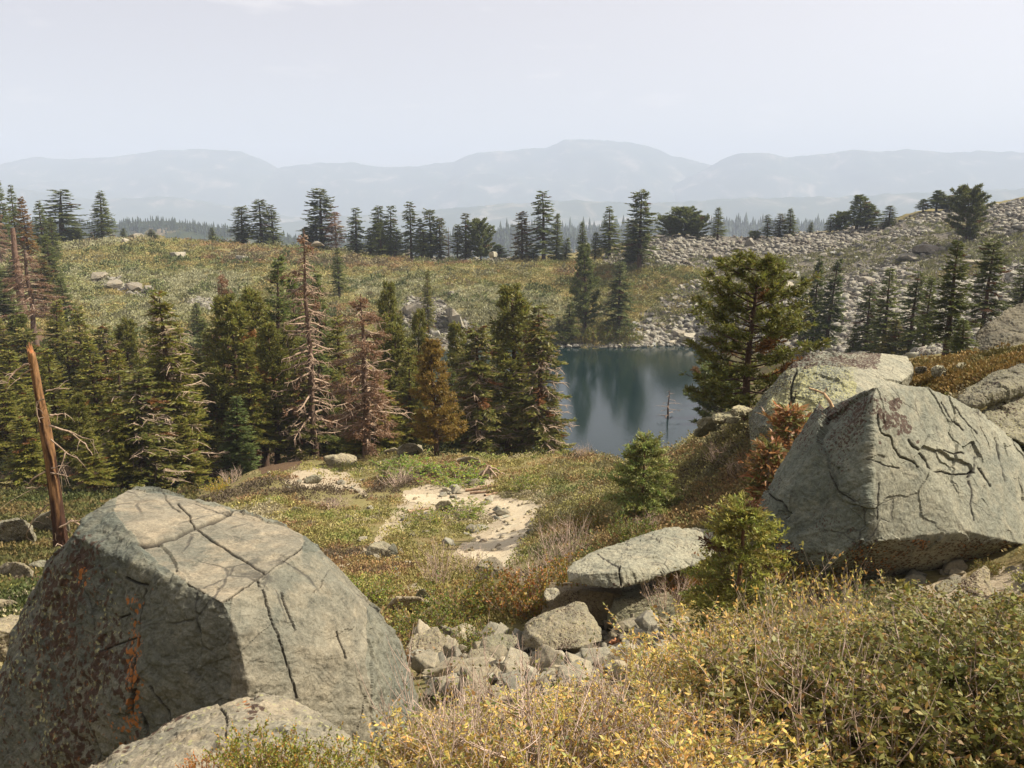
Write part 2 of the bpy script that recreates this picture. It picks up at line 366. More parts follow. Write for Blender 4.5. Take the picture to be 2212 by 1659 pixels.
def _ga(a):
    a = np.clip(np.asarray(a, float), GA[0], GA[-1]); i = np.clip(np.searchsorted(GA, a) - 1, 0, len(GA) - 2)
    return i, (a - GA[i]) / (GA[i + 1] - GA[i])
def S_at(a, y):
    i, f = _ga(a); t = (np.log(np.maximum(y, .7)) - GL[0]) / (GL[1] - GL[0]); j = np.clip(t.astype(int) if hasattr(t, 'astype') else int(t), 0, len(GL) - 2); g = t - j
    return (GS[j, i] * (1 - f) + GS[j, i + 1] * f) * (1 - g) + (GS[j + 1, i] * (1 - f) + GS[j + 1, i + 1] * f) * g
def gz(x, y):
    x = np.asarray(x, float); y = np.asarray(y, float)
    return S_at(x / np.maximum(y, .7), y) * np.maximum(y, .7)
def hit(px, py, ymin=1.6, ymax=260.0):
    """first point of the ground along lines of sight -> (n,3), ok"""
    px = np.atleast_1d(np.asarray(px, float)); py = np.atleast_1d(np.asarray(py, float))
    a, s = ray(px, py); i, f = _ga(a)
    j0 = int((math.log(ymin) - GL[0]) / (GL[1] - GL[0])); j1 = int((math.log(ymax) - GL[0]) / (GL[1] - GL[0]))
    out = np.zeros((len(px), 3)); ok = np.zeros(len(px), bool)
    for c in range(0, len(px), 4000):
        e = slice(c, c + 4000)
        col = GS[j0:j1, i[e]] * (1 - f[e]) + GS[j0:j1, i[e] + 1] * f[e]
        ab = col >= s[e][None]
        k = ab.argmax(0); ok[e] = ab.any(0)
        k1 = np.maximum(k, 1); ar = np.arange(ab.shape[1])
        s0 = col[k1 - 1, ar]; s1 = col[k1, ar]
        g = np.clip((s[e] - s0) / (s1 - s0 + 1e-12), 0, 1)
        y = np.exp(GL[j0 + k1 - 1] + g * (GL[1] - GL[0]))
        out[e] = np.stack([a[e] * y, y, s[e] * y], 1)
    return out, ok

# regions of the ground, drawn once as outlines seen from the viewpoint and then carried by the ground itself
P_TALUS = [(1292, 572), (1340, 543), (1400, 520), (1460, 506), (1560, 511), (1700, 506), (1800, 498), (1900, 483), (2000, 460), (2100, 452), (2260, 420), (2260, 700), (2120, 780), (1850, 780), (1690, 770), (1520, 752), (1362, 750), (1352, 715), (1398, 680), (1420, 645), (1470, 618), (1532, 600), (1525, 578), (1400, 582)]
P_TALUS2 = [(872, 640), (950, 645), (1010, 690), (1025, 745), (900, 745), (858, 690)]
P_TALUS3 = [(890, 553), (1085, 555), (1085, 566), (890, 564)]
P_SHORE = [(1200, 742), (1365, 742), (1365, 750), (1200, 750)]
P_PATH = [(868, 1068), (960, 1066), (1000, 1074), (1060, 1080), (1160, 1084), (1168, 1108), (1135, 1150), (1118, 1200), (1085, 1232), (1030, 1222), (985, 1194), (1000, 1176), (1050, 1158), (1088, 1130), (1050, 1106), (960, 1092), (880, 1087)]
P_GRAVEL = [[(870, 1058), (960, 1050), (1040, 1020), (1072, 1040), (1060, 1072), (1165, 1082), (1175, 1112), (1125, 1210), (1080, 1240), (1000, 1220), (955, 1195), (1000, 1165), (1076, 1125), (960, 1098), (880, 1135), (820, 1175), (770, 1215), (745, 1262), (715, 1255), (790, 1190), (815, 1140), (862, 1098)],
            [(625, 1025), (690, 1010), (745, 1018), (775, 1040), (800, 1075), (760, 1060), (700, 1055), (630, 1052)], [(815, 1290), (905, 1258), (925, 1290), (850, 1318)], [(1900, 1285), (2212, 1220), (2212, 1330), (1960, 1330)],
            [(870, 1380), (1060, 1370), (1150, 1385), (1450, 1340), (1500, 1400), (1420, 1500), (1180, 1520), (940, 1510)]]
P_DUFF = [(560, 985), (700, 960), (640, 1015), (560, 1025)]

nr, nc = GS.shape
GV = np.stack([_gx, _gy, GS * _gy], -1).reshape(-1, 3)
gi = np.arange(nr - 1)[:, None] * nc + np.arange(nc - 1)[None]
GF = np.stack([gi, gi + 1, gi + nc + 1, gi + nc], -1).reshape(-1, 4)
# the slope continues uphill behind the viewpoint and out to both sides
bx, n0 = [], len(GV)
back_rows = (-1.0, -4.0, -15.0, -60.0, -300.0, -7100.0)
for yb in back_rows:
    zb = min(-1.85 - .36 * (yb - .7), 40.0)
    bx.append(np.stack([GA * (1.4 - yb) * (1.0 if yb > -300 else 1.02), np.full(nc, yb), np.full(nc, zb) + GA * 0.2 * min(5, -yb)], 1))
GV = np.concatenate([GV] + bx)
prev = np.arange(nc)
for k in range(len(back_rows)):
    cur = n0 + k * nc + np.arange(nc)
    GF = np.concatenate([GF, np.stack([cur[:-1], cur[1:], prev[1:], prev[:-1]], 1)]); prev = cur
# side wings
def wing(col, sign):
    global GV, GF
    ids = np.concatenate([[n0 + k * nc + col for k in range(len(back_rows) - 1, -1, -1)], np.arange(nr) * nc + col])
    P = GV[ids]; out = P.copy(); out[:, 0] = sign * np.maximum(np.abs(P[:, 0]) * 3, 7200.0); out[:, 2] = P[:, 2] * 1.0
    out[:, 1] = np.where(np.abs(P[:, 1]) < 3000, P[:, 1], P[:, 1])
    k0 = len(GV); GV = np.concatenate([GV, out]); o = k0 + np.arange(len(ids))
    q = np.stack([ids[:-1], ids[1:], o[1:], o[:-1]], 1)
    GF = np.concatenate([GF, q if sign < 0 else q[:, ::-1]])
wing(0, -1); wing(nc - 1, 1)
gpx, gpy = proj(GV); gd = GV[:, 1]
_wob = fbm(np.stack([gpx / 38.0, gpy / 26.0, 0 * gpx], 1).clip(-500, 500), 44, 4) * 13; gpx = gpx + _wob; gpy = gpy + _wob * .55
front = gd > 1.0
def soft(mask): return mask.astype(float)
m_tal = np.zeros(len(GV)); m_dirt = np.zeros(len(GV)); m_duff = np.zeros(len(GV))
far_ = front & (gd > 48) & (gd < 215)
for P in (P_TALUS, P_TALUS2, P_TALUS3, P_SHORE): m_tal[far_ & inpoly(gpx, gpy, P)] = 1
m_tal[front & (gd > 60) & (gd < 124) & (GV[:, 2] < -21.4) & (GV[:, 0] > -12) & (GV[:, 0] < 34)] = 1
near_ = front & (gd < 48)
for P in P_GRAVEL: m_dirt[near_ & inpoly(gpx, gpy, P)] = 1
m_duff[front & (gd > 14) & (gd < 100) & (gpx < 1010) & (GV[:, 2] < -13.6) & ~((gpx > 430) & (gd < 42))] = 1
m_duff[near_ & inpoly(gpx, gpy, P_DUFF)] = 1
gme = mesh_np('ground', GV, [GF], np.stack([m_tal, m_dirt, m_duff], 1), True)

def ground_mat():
    m, n, l = new_mat('mountain_ground')
    o = n.new('ShaderNodeOutputMaterial'); p = n.new('ShaderNodeBsdfPrincipled')
    t = n.new('ShaderNodeTexCoord'); v = t.outputs['Object']
    a = n.new('ShaderNodeAttribute'); a.attribute_name = 'Col'; sp = n.new('ShaderNodeSeparateColor'); l(a.outputs['Color'], sp.inputs['Color'])
    big = noise_node(n, l, v, 0.06, 6, 0.6, 0.5); mid = noise_node(n, l, v, 0.5, 7, 0.65, 0.3); fine = noise_node(n, l, v, 9.0, 6, 0.7)
    heath = ramp(n, l, mid, [(0.3, (0.10, 0.09, 0.042)), (0.48, (0.19, 0.168, 0.07)), (0.62, (0.21, 0.155, 0.075)), (0.75, (0.15, 0.16, 0.06))])
    heath = mixc(n, l, ramp(n, l, big, [(0.4, 0.0), (0.6, 0.6)]), heath, (0.23, 0.2, 0.085))
    heath = mixc(n, l, 0.6, heath, ramp(n, l, fine, [(0.3, 0.35), (0.65, 1.0)]), 'MULTIPLY')
    dirt = ramp(n, l, fine, [(0.3, (0.22, 0.175, 0.115)), (0.55, (0.36, 0.30, 0.21)), (0.7, (0.42, 0.37, 0.28))])
    tal = ramp(n, l, noise_node(n, l, v, 2.2, 6, 0.75), [(0.35, (0.045, 0.04, 0.033)), (0.5, (0.12, 0.108, 0.088)), (0.65, (0.22, 0.2, 0.165))])  # dark stops paint shadow gaps between the scree stones
    duff = ramp(n, l, fine, [(0.3, (0.04, 0.028, 0.018)), (0.6, (0.13, 0.082, 0.048)), (0.75, (0.10, 0.085, 0.03))])
    def edge(src, amt=0.35):
        nz = noise_node(n, l, v, 3.0, 5, 0.6); ad = n.new('ShaderNodeMath'); ad.operation = 'MULTIPLY_ADD'
        l(nz, ad.inputs[0]); ad.inputs[1].default_value = amt; l(src, ad.inputs[2])
        return ramp(n, l, ad.outputs[0], [(0.45, 0.0), (0.75, 1.0)])
    c = mixc(n, l, edge(sp.outputs['Blue']), heath, duff); c = mixc(n, l, edge(sp.outputs['Red']), c, tal); c = mixc(n, l, edge(sp.outputs['Green']), c, dirt)
    l(c, p.inputs['Base Color']); p.inputs['Roughness'].default_value = 0.95; p.inputs['Specular IOR Level'].default_value = 0.1
    b = n.new('ShaderNodeBump'); b.inputs['Strength'].default_value = 0.7; b.inputs['Distance'].default_value = 0.12; l(mixc(n, l, 0.5, mid, fine), b.inputs['Height'])
    l(b.outputs['Normal'], p.inputs['Normal']); l(p.outputs['BSDF'], o.inputs['Surface'])
    return m
tag(obj('ground', gme, ground_mat()), kind='structure')

# footpath: a trodden sheet just above the slope
pp = np.array(P_PATH, float); hp, _ = hit(pp[:, 0], pp[:, 1])
xs = np.arange(hp[:, 0].min() - .2, hp[:, 0].max() + .2, .05); ys = np.arange(hp[:, 1].min() - .2, hp[:, 1].max() + .2, .08)
gx_, gy_ = np.meshgrid(xs, ys); zz = gz(gx_.ravel(), gy_.ravel())
PV = np.stack([gx_.ravel(), gy_.ravel(), zz], 1); qx, qy = proj(PV)
wob = fbm(PV * 2.2, 3, 3) * 5
ins = inpoly(qx + wob, qy + wob * .6, P_PATH)
PV[:, 2] += .012 + .012 * fbm(PV * 5, 4, 3)
k = np.arange(len(ys) - 1)[:, None] * len(xs) + np.arange(len(xs) - 1)[None]
PF = np.stack([k, k + 1, k + len(xs) + 1, k + len(xs)], -1).reshape(-1, 4); PF = PF[ins[PF].all(1)]
us, inv = np.unique(PF, return_inverse=True)
def sand_mat():
    m, n, l = new_mat('trodden_sand')
    o = n.new('ShaderNodeOutputMaterial'); p = n.new('ShaderNodeBsdfPrincipled'); t = n.new('ShaderNodeTexCoord'); v = t.outputs['Object']
    f = noise_node(n, l, v, 14, 6, 0.7); g = noise_node(n, l, v, 1.2, 4)
    c = ramp(n, l, f, [(0.3, (0.34, 0.28, 0.185)), (0.6, (0.43, 0.37, 0.255)), (0.75, (0.49, 0.435, 0.32))])
    c = mixc(n, l, ramp(n, l, g, [(0.45, 0.0), (0.7, 0.5)]), c, (0.36, 0.27, 0.17))
    l(c, p.inputs['Base Color']); p.inputs['Roughness'].default_value = 0.95
    b = n.new('ShaderNodeBump'); b.inputs['Strength'].default_value = 0.5; b.inputs['Distance'].default_value = 0.04; l(f, b.inputs['Height']); l(b.outputs['Normal'], p.inputs['Normal'])
    l(p.outputs['BSDF'], o.inputs['Surface']); return m
tag(obj('path', mesh_np('path', PV[us], [inv.reshape(-1, 4)], None, True), sand_mat()), kind='structure')

# lake
LZ = -22.0
lx = np.linspace(-16, 36, 105); ly = np.linspace(56, 124, 137); u_, v_ = np.meshgrid(lx, ly)
LV = np.stack([u_.ravel(), v_.ravel(), np.full(u_.size, LZ)], 1); k = np.arange(136)[:, None] * 105 + np.arange(104)[None]
LF = np.stack([k, k + 1, k + 106, k + 105], -1).reshape(-1, 4)
keep = (gz(LV[:, 0], LV[:, 1]) < LZ + .6)[LF].any(1); LF = LF[keep]; us, inv = np.unique(LF, return_inverse=True)
def water_mat():
    m, n, l = new_mat('lake_water')
    o = n.new('ShaderNodeOutputMaterial'); p = n.new('ShaderNodeBsdfPrincipled'); t = n.new('ShaderNodeTexCoord')
    mpn = n.new('ShaderNodeMapping'); mpn.inputs['Scale'].default_value = (0.8, 1.0, 1.0); l(t.outputs['Object'], mpn.inputs['Vector'])
    f = noise_node(n, l, mpn.outputs['Vector'], 3.5, 4, 0.6, 0.3); g = noise_node(n, l, mpn.outputs['Vector'], 0.12, 3)
    l(mixc(n, l, g, (0.005, 0.014, 0.014), (0.008, 0.019, 0.02)), p.inputs['Base Color'])
    p.inputs['IOR'].default_value = 1.33; p.inputs['Specular IOR Level'].default_value = 0.5
    p.inputs['Roughness'].default_value = 0.06
    b = n.new('ShaderNodeBump'); b.inputs['Strength'].default_value = 0.07; b.inputs['Distance'].default_value = 0.10; l(f, b.inputs['Height']); l(b.outputs['Normal'], p.inputs['Normal'])
    l(p.outputs['BSDF'], o.inputs['Surface']); return m
tag(obj('lake', mesh_np('lake', LV[us], [inv.reshape(-1, 4)], None, True), water_mat()), kind='structure')

# ------------------------------------------------------------------ far land
def far_mat(name, c1, c2, c3, s):
    m, n, l = new_mat(name)
    o = n.new('ShaderNodeOutputMaterial'); p = n.new('ShaderNodeBsdfPrincipled'); t = n.new('ShaderNodeTexCoord')
    f = noise_node(n, l, t.outputs['Object'], s, 8, 0.65, 0.6)
    l(ramp(n, l, f, [(0.35, c1), (0.55, c2), (0.7, c3)]), p.inputs['Base Color']); p.inputs['Roughness'].default_value = 1.0; p.inputs['Specular IOR Level'].default_value = 0.0
    l(p.outputs['BSDF'], o.inputs['Surface']); return m
M_FAR = far_mat('far_forested_slope', (0.03, 0.05, 0.03), (0.06, 0.075, 0.045), (0.28, 0.24, 0.19), 0.006)
M_HILL = far_mat('wooded_hill', (0.03, 0.045, 0.025), (0.055, 0.06, 0.03), (0.30, 0.22, 0.15), 0.03)

def range_mesh(name, prof, d, zlow, depth, relief, seed, step=4, mat=None):
    xs = np.arange(prof[0][0], prof[-1][0] + 1, step, float)
    py = np.interp(xs, [q[0] for q in prof], [q[1] for q in prof])
    a, s = ray(xs, py); rows = 40
    V = []
    for k in range(rows + 12):
        t = min(k, rows) / rows                       # 0 foot (near) .. 1 ridge
        if k <= rows:
            y = d - depth * (1 - t); z = zlow + (s * d - zlow) * (t ** .8)
            jit = fbm(np.stack([a * d / (relief * 9), np.full(len(a), y / (relief * 9)), np.zeros(len(a))], 1), seed, 5) * relief * math.sin(math.pi * min(1, t * 1.0)) ** .8 if t < 1 else 0
            jag = fbm(np.stack([xs / 23.0, 0 * xs, 0 * xs], 1), seed + 3, 4) * relief * .05 if t == 1 else 0
            V.append(np.stack([a * d, np.full(len(a), y), z + jit + jag], 1))
        else:
            e = (k - rows) / 12
            V.append(np.stack([a * d, np.full(len(a), d + depth * .6 * e), s * d + (zlow - s * d) * e], 1))
    V = np.concatenate(V); n_ = len(xs); m_ = rows + 12
    k = np.arange(m_ - 1)[:, None] * n_ + np.arange(n_ - 1)[None]
    F = np.stack([k, k + 1, k + n_ + 1, k + n_], -1).reshape(-1, 4)
    return tag(obj(name, mesh_np(name, V, [F], None, True), mat), kind='structure')

range_mesh('mountains', [(-700, 350), (-300, 345), (0, 355), (80, 338), (150, 345), (250, 337), (350, 325), (420, 322), (520, 328), (560, 342), (600, 362), (680, 352), (760, 351), (830, 362), (900, 358), (980, 350), (1010, 334),
           (1040, 330), (1100, 325), (1180, 318), (1220, 302), (1270, 302), (1330, 305), (1380, 311), (1420, 322), (1450, 336), (1540, 357), (1600, 360), (1700, 366), (1900, 372), (2300, 380), (2900, 380)], 5940, -432, 1620, 81, 3, mat=M_FAR)
range_mesh('mountains', [(1380, 470), (1450, 400), (1530, 362), (1560, 345), (1600, 330), (1660, 330), (1700, 340), (1780, 333), (1840, 322), (1900, 327), (1960, 323), (2050, 330), (2110, 326), (2212, 329), (2500, 320), (2900, 330)], 5400, -432, 1260, 72, 8, mat=M_FAR)
range_mesh('mountains', [(-700, 380), (0, 400), (200, 430), (380, 425), (520, 450), (640, 470), (820, 478), (1000, 485), (1100, 480), (1300, 500)], 4320, -432, 900, 54, 14, mat=M_FAR)
range_mesh('mountains', [(500, 500), (700, 470), (900, 455), (1100, 440), (1250, 432), (1400, 440), (1600, 428), (1800, 425), (2000, 415), (2300, 405), (2900, 400)], 3600, -430, 800, 60, 17, mat=M_FAR)
range_mesh('hills', [(-400, 478), (0, 482), (180, 490), (280, 481), (340, 477), (400, 481), (500, 495), (620, 512), (700, 524), (760, 545)], 900, -180, 200, 10, 21, mat=M_HILL)
range_mesh('hills', [(900, 560), (1000, 545), (1080, 525), (1150, 510), (1300, 505), (1500, 500), (1700, 497), (1900, 495), (2100, 494), (2400, 494), (2900, 500)], 1250, -220, 260, 10, 27, mat=M_HILL)
range_mesh('hills', [(600, 545), (760, 530), (900, 527), (1040, 522), (1120, 500), (1300, 530)], 1050, -200, 200, 8, 33, mat=M_HILL)

def far_forest(name, spec, seed):
    """far-off wood: one mass of small spires on the hills behind the crest"""
    rng = np.random.default_rng(seed); V, F, n0_ = [], [], 0
    for (x0, x1, prof, d, depth, zlow, n_, h0, h1) in spec:
        px = rng.uniform(x0, x1, n_); t = np.where(rng.random(n_) < .5, rng.uniform(.93, 1.0, n_), rng.uniform(.35, 1.0, n_))
        py = np.interp(px, [q[0] for q in prof], [q[1] for q in prof]); a, s = ray(px, py)
        x = a * d; y = d - depth * (1 - t); z = zlow + (s * d - zlow) * t ** .8
        h = rng.uniform(h0, h1, n_) * (1 + .5 * (rng.random(n_) < .12)); r = h * rng.uniform(.14, .25, n_)
        an = np.arange(5) * 2 * np.pi / 5
        for lo, hi, rr in ((-.15, .55, 1.0), (.3, .8, .75), (.6, 1.0, .45)):
            ring = np.stack([x[:, None] + r[:, None] * rr * np.cos(an), y[:, None] + r[:, None] * rr * np.sin(an), np.broadcast_to((z + h * lo)[:, None], (n_, 5))], -1)
            apex = np.stack([x, y, z + h * hi], 1)[:, None]
            V.append(np.concatenate([ring, apex], 1).reshape(-1, 3))
            b_ = n0_ + np.arange(n_)[:, None] * 6; q = np.arange(5)
            F.append(np.stack([b_ + q, b_ + (q + 1) % 5, np.broadcast_to(b_ + 5, (n_, 5))], -1).reshape(-1, 3)); n0_ += n_ * 6
    V = np.concatenate(V); c = np.empty((len(V), 3)); c[:] = (.03, .045, .028)
    c *= rng.uniform(.7, 1.3, (len(V) // 6, 1)).repeat(6, 0)
    return tag(obj(name, mesh_np(name, V, [np.concatenate(F)], c), M_HEATH), 'distant dark conifer forest on hazy blue ridges beyond the crest', 'forest', kind='stuff')
far_forest('forest', [(-100, 760, [(-400, 478), (0, 482), (180, 490), (280, 481), (340, 477), (400, 481), (500, 495), (620, 512), (700, 524), (760, 545)], 900, 200, -180, 2000, 4.0, 7.5),
                      (950, 2500, [(900, 560), (1000, 545), (1080, 525), (1150, 510), (1300, 505), (1500, 500), (1700, 497), (1900, 495), (2100, 494), (2400, 494)], 1250, 260, -220, 6500, 9, 20),
                      (650, 1250, [(600, 545), (760, 530), (900, 527), (1040, 522), (1120, 500), (1300, 530)], 1050, 200, -200, 1200, 8, 16)], 5)

# haze: one even body of smoky air round the whole scene
def haze_mat():
    m, n, l = new_mat('smoky_air'); o = n.new('ShaderNodeOutputMaterial'); p = n.new('ShaderNodeVolumePrincipled')
    p.inputs['Color'].default_value = HAZE_COL; p.inputs['Density'].default_value = HAZE_DENS; p.inputs['Anisotropy'].default_value = HAZE_ANI
    l(p.outputs['Volume'], o.inputs['Volume']); return m
HAZE_COL, HAZE_DENS, HAZE_ANI = (0.55, 0.635, 0.80, 1), 0.00031, 0.0
X, Z0, Z1 = 7600.0, -520.0, 400.0
hv = np.array([(x, y, z) for z in (Z0, Z1) for x, y in ((-X * 2.9, -X), (X * 2.9, -X), (X * 2.9, X), (-X * 2.9, X))], float)
hz_ = obj('haze', mesh_np('haze', hv, [np.array([(0, 3, 2, 1), (4, 5, 6, 7), (0, 1, 5, 4), (1, 2, 6, 5), (2, 3, 7, 6), (3, 0, 4, 7)])]), haze_mat())
tag(hz_, 'pale smoky haze filling the air over the whole valley', 'haze', kind='stuff')

# ------------------------------------------------------------------ boulders
def remeshed(bm, voxel):
    me = bpy.data.meshes.new('tmp'); bm.to_mesh(me); bm.free()
    o = bpy.data.objects.new('tmp', me); COL.objects.link(o)
    md = o.modifiers.new('r', 'REMESH'); md.mode = 'VOXEL'; md.voxel_size = voxel; md.adaptivity = 0.0
    dg = bpy.context.evaluated_depsgraph_get(); out = bpy.data.meshes.new_from_object(o.evaluated_get(dg))
    bpy.data.objects.remove(o); bpy.data.meshes.remove(me)
    return out

def hull_bm(pts):
    bm = bmesh.new()
    for p in pts: bm.verts.new(p)
    r = bmesh.ops.convex_hull(bm, input=bm.verts)
    bmesh.ops.delete(bm, geom=list({g for g in r['geom_interior'] + r['geom_unused'] if isinstance(g, bmesh.types.BMVert)}), context='VERTS')
    bmesh.ops.recalc_face_normals(bm, faces=bm.faces)
    return bm

def arrs(me):
    n = len(me.vertices); V = np.empty(n * 3, np.float32); me.vertices.foreach_get('co', V)
    N = np.empty(n * 3, np.float32); me.vertex_normals.foreach_get('vector', N)
    return V.reshape(-1, 3).astype(float), N.reshape(-1, 3).astype(float)

def smooth_normals(me, V, N, it=0): return N

def near_line(px, py, line):
    """distance in picture pixels to a broken line, and how far along it"""
    d = np.full(px.shape, 1e9)
    for (x1, y1), (x2, y2) in zip(line[:-1], line[1:]):
        dx, dy = x2 - x1, y2 - y1; t = np.clip(((px - x1) * dx + (py - y1) * dy) / (dx * dx + dy * dy), 0, 1)
        d = np.minimum(d, np.hypot(px - x1 - t * dx, py - y1 - t * dy))
    return d

def hero_rock(name, pts, voxel, mat, seed, rough=(.05, .9), fine=.012, strata=None, cracks=(), scars=(), stain=None, extra=(), tone=None):
    P = [at(*q) for q in pts] + [tuple(e) for e in extra]
    base = np.mean(np.array(P), 0); base[2] = min(p[2] for p in P)
    me = remeshed(hull_bm(P), voxel)
    V, N = arrs(me)
    px, py = proj(V + 0); vis = (N * -V).sum(1) > 0
    wx = px + 7 * noise3(V * 3.1, seed + 50) + 3 * noise3(V * 9, seed + 51); wy = py + 7 * noise3(V * 3.1, seed + 52) + 3 * noise3(V * 9, seed + 53)
    d = fbm(V / rough[1], seed, 5) * rough[0] * .6
    rg = np.random.default_rng(seed)
    for ncell, sl, off in ((26, .055, .25), (150, .09, .16), (700, .11, .07)):
        if len(V) * ncell > 2.2e8: continue
        sd = V[rg.integers(0, len(V), ncell)]; dv = rg.normal(0, 1, (ncell, 3)); of = rg.normal(0, 1, ncell)
        Vw = V + np.stack([noise3(V * 6 / rough[1], seed + 3), noise3(V * 6 / rough[1], seed + 4), noise3(V * 6 / rough[1], seed + 5)], 1) * rough[1] * .06
        near = np.empty(len(V), int)
        for c0 in range(0, len(V), 20000):
            vv = Vw[c0:c0 + 20000]; near[c0:c0 + 20000] = ((sd ** 2).sum(1)[None] - 2 * vv @ sd.T).argmin(1)
        d += ((V - sd[near]) * dv[near]).sum(1) * sl * min(1.0, rough[0] / .034) * .5 + of[near] * off * rough[0] * .35
    # chipped, stepped faces: plateaus that break off along sharp little scarps
    st = fbm(V / (rough[1] * .55), seed + 7, 3); q = np.round(st * 3.5) / 3.5
    d += (q - st) * rough[0] * .55
    d -= np.maximum(0, .22 - np.abs(fbm(V / (rough[1] * .8), seed + 11, 4))) * rough[0] * .9
    if strata is not None:
        ax, sc2, am = strata; ax = np.array(ax, float); ax /= np.linalg.norm(ax)
        Q = V * .6 + np.outer(V @ ax, ax) * sc2
        s_ = fbm(Q, seed + 21, 4); d += (np.abs(s_) - .3) * am + (np.floor(s_ * 4) / 4 - s_) * am * .5
    d += fbm(V / .06, seed + 31, 4) * fine * 1.25
    if tone is not None:
        tv = tone(V, N, wx, wy); d = d * (.45 + .75 * tv) + tv * (np.abs(fbm(V * np.array([9, 9, 14.]), seed + 33, 4)) - .3) * fine * 1.8
    d -= d.mean()
    col = np.zeros((len(V), 3)); crk = np.zeros(len(V))
    for line, wd, dep in cracks:
        dist = near_line(wx * .6 + px * .4, wy * .6 + py * .4, line); wd = max(1.35, wd * .4); g = np.exp(-(dist / wd) ** 2) * vis
        d -= g * dep * .85; crk = np.maximum(crk, np.minimum(.96, g * 1.6))
    for poly, dep in scars:
        d -= inpoly(wx, wy, poly) * vis * dep
    if stain is not None: col = col + stain(V, N, px, py, wx, wy, vis)
    V2 = V + N * d[:, None] - base
    me.vertices.foreach_set('co', np.ascontiguousarray(V2, np.float32).ravel()); me.update()
    me.polygons.foreach_set('use_smooth', np.zeros(len(me.polygons), bool))
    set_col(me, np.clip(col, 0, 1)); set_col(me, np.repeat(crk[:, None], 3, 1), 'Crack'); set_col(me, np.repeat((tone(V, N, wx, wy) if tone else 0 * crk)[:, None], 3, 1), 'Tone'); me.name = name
    o = obj(name, me, mat, None, tuple(base)); return o

# left boulder: tan slab top, dark lichen-streaked near face, bright flank
LB = [(273, 1061, 6.25), (329, 1058, 6.35), (387, 1084, 6.3), (500, 1107, 6.0), (580, 1125, 5.75), (620, 1140, 5.6), (651, 1156, 5.45), (652, 1183, 5.2), (569, 1245, 4.75), (480, 1301, 4.35), (368, 1230, 4.75), (302, 1171, 5.15), (248, 1106, 5.65),
      (232, 1088, 5.85), (194, 1109, 5.65), (161, 1160, 5.35), (150, 1190, 5.35), (108, 1233, 5.5), (64, 1291, 5.65), (39, 1365, 5.75), (0, 1462, 5.75), (-60, 1600, 5.6), (-90, 1700, 5.5),
      (508, 1353, 4.28), (534, 1470, 4.2), (545, 1660, 4.12), (545, 1850, 4.08), (689, 1191, 5.3), (728, 1257, 5.2), (771, 1295, 5.25), (825, 1326, 5.45), (857, 1365, 5.5), (890, 1440, 5.45), (905, 1510, 5.35), (908, 1590, 5.2), (895, 1700, 5.0),
      (736, 1268, 5.0), (794, 1442, 4.75), (812, 1597, 4.6), (815, 1800, 4.5)]
def st_left(V, N, px, py, wx, wy, vis):
    c = np.zeros((len(V), 3))
    left = np.clip((330 - wx) / 120, 0, 1) * np.clip((wy - 1180) / 60, 0, 1)
    streak = np.clip(1 - near_line(wx, wy, [(165, 1195), (135, 1330), (150, 1480), (190, 1650)]) / 70, 0, 1) + np.clip(1 - near_line(wx, wy, [(250, 1430), (330, 1560), (300, 1659)]) / 85, 0, 1)
    n = fbm(V * np.array([5, 5, 2.2]), 71, 4)
    c[:, 0] = np.clip(left * .27 + streak * .34 + n * .26 * (left + streak > .05), 0, .5)
    orange = np.clip(1 - np.hypot(wx - 280, wy - 1580) / 90, 0, 1) + np.clip(1 - near_line(wx, wy, [(296, 1300), (300, 1500), (285, 1560)]) / 26, 0, 1) + .6 * np.clip(1 - np.hypot(wx - 185, wy - 1246) / 22, 0, 1) + .6 * np.clip(1 - np.hypot(wx - 333, wy - 1272) / 14, 0, 1)
    c[:, 1] = np.clip(orange * .40 + .1 * left + .15 * n * (orange > .05), 0, .45); c[:, 2] = np.clip(left * .3 * (n > 0), 0, .6)
    return c * vis[:, None]
CR_L = [([(500, 1107), (470, 1125), (425, 1142), (380, 1165), (340, 1172), (302, 1176)], 7.5, .07), ([(387, 1090), (405, 1115), (425, 1142), (470, 1175), (520, 1203), (569, 1234), (556, 1248)], 2.4, .03), ([(651, 1183), (600, 1215), (556, 1248), (510, 1280), (478, 1300)], 2.6, .03), ([(556, 1248), (572, 1290), (583, 1330), (610, 1400), (635, 1480), (643, 1510)], 2.4, .025),
        ([(318, 1272), (308, 1340), (300, 1420), (292, 1500), (287, 1540)], 3.2, .035), ([(278, 1325), (256, 1336)], 4, .03), ([(275, 1248), (300, 1260), (320, 1262)], 4, .04), ([(215, 1404), (260, 1390), (298, 1378)], 2.5, .02), ([(330, 1480), (352, 1520), (368, 1556)], 3, .02), ([(607, 1280), (622, 1320), (637, 1358)], 3.5, .02), ([(725, 1366), (738, 1400), (746, 1424)], 3.5, .02), ([(350, 1060), (372, 1095), (390, 1110)], 1.8, .012)]
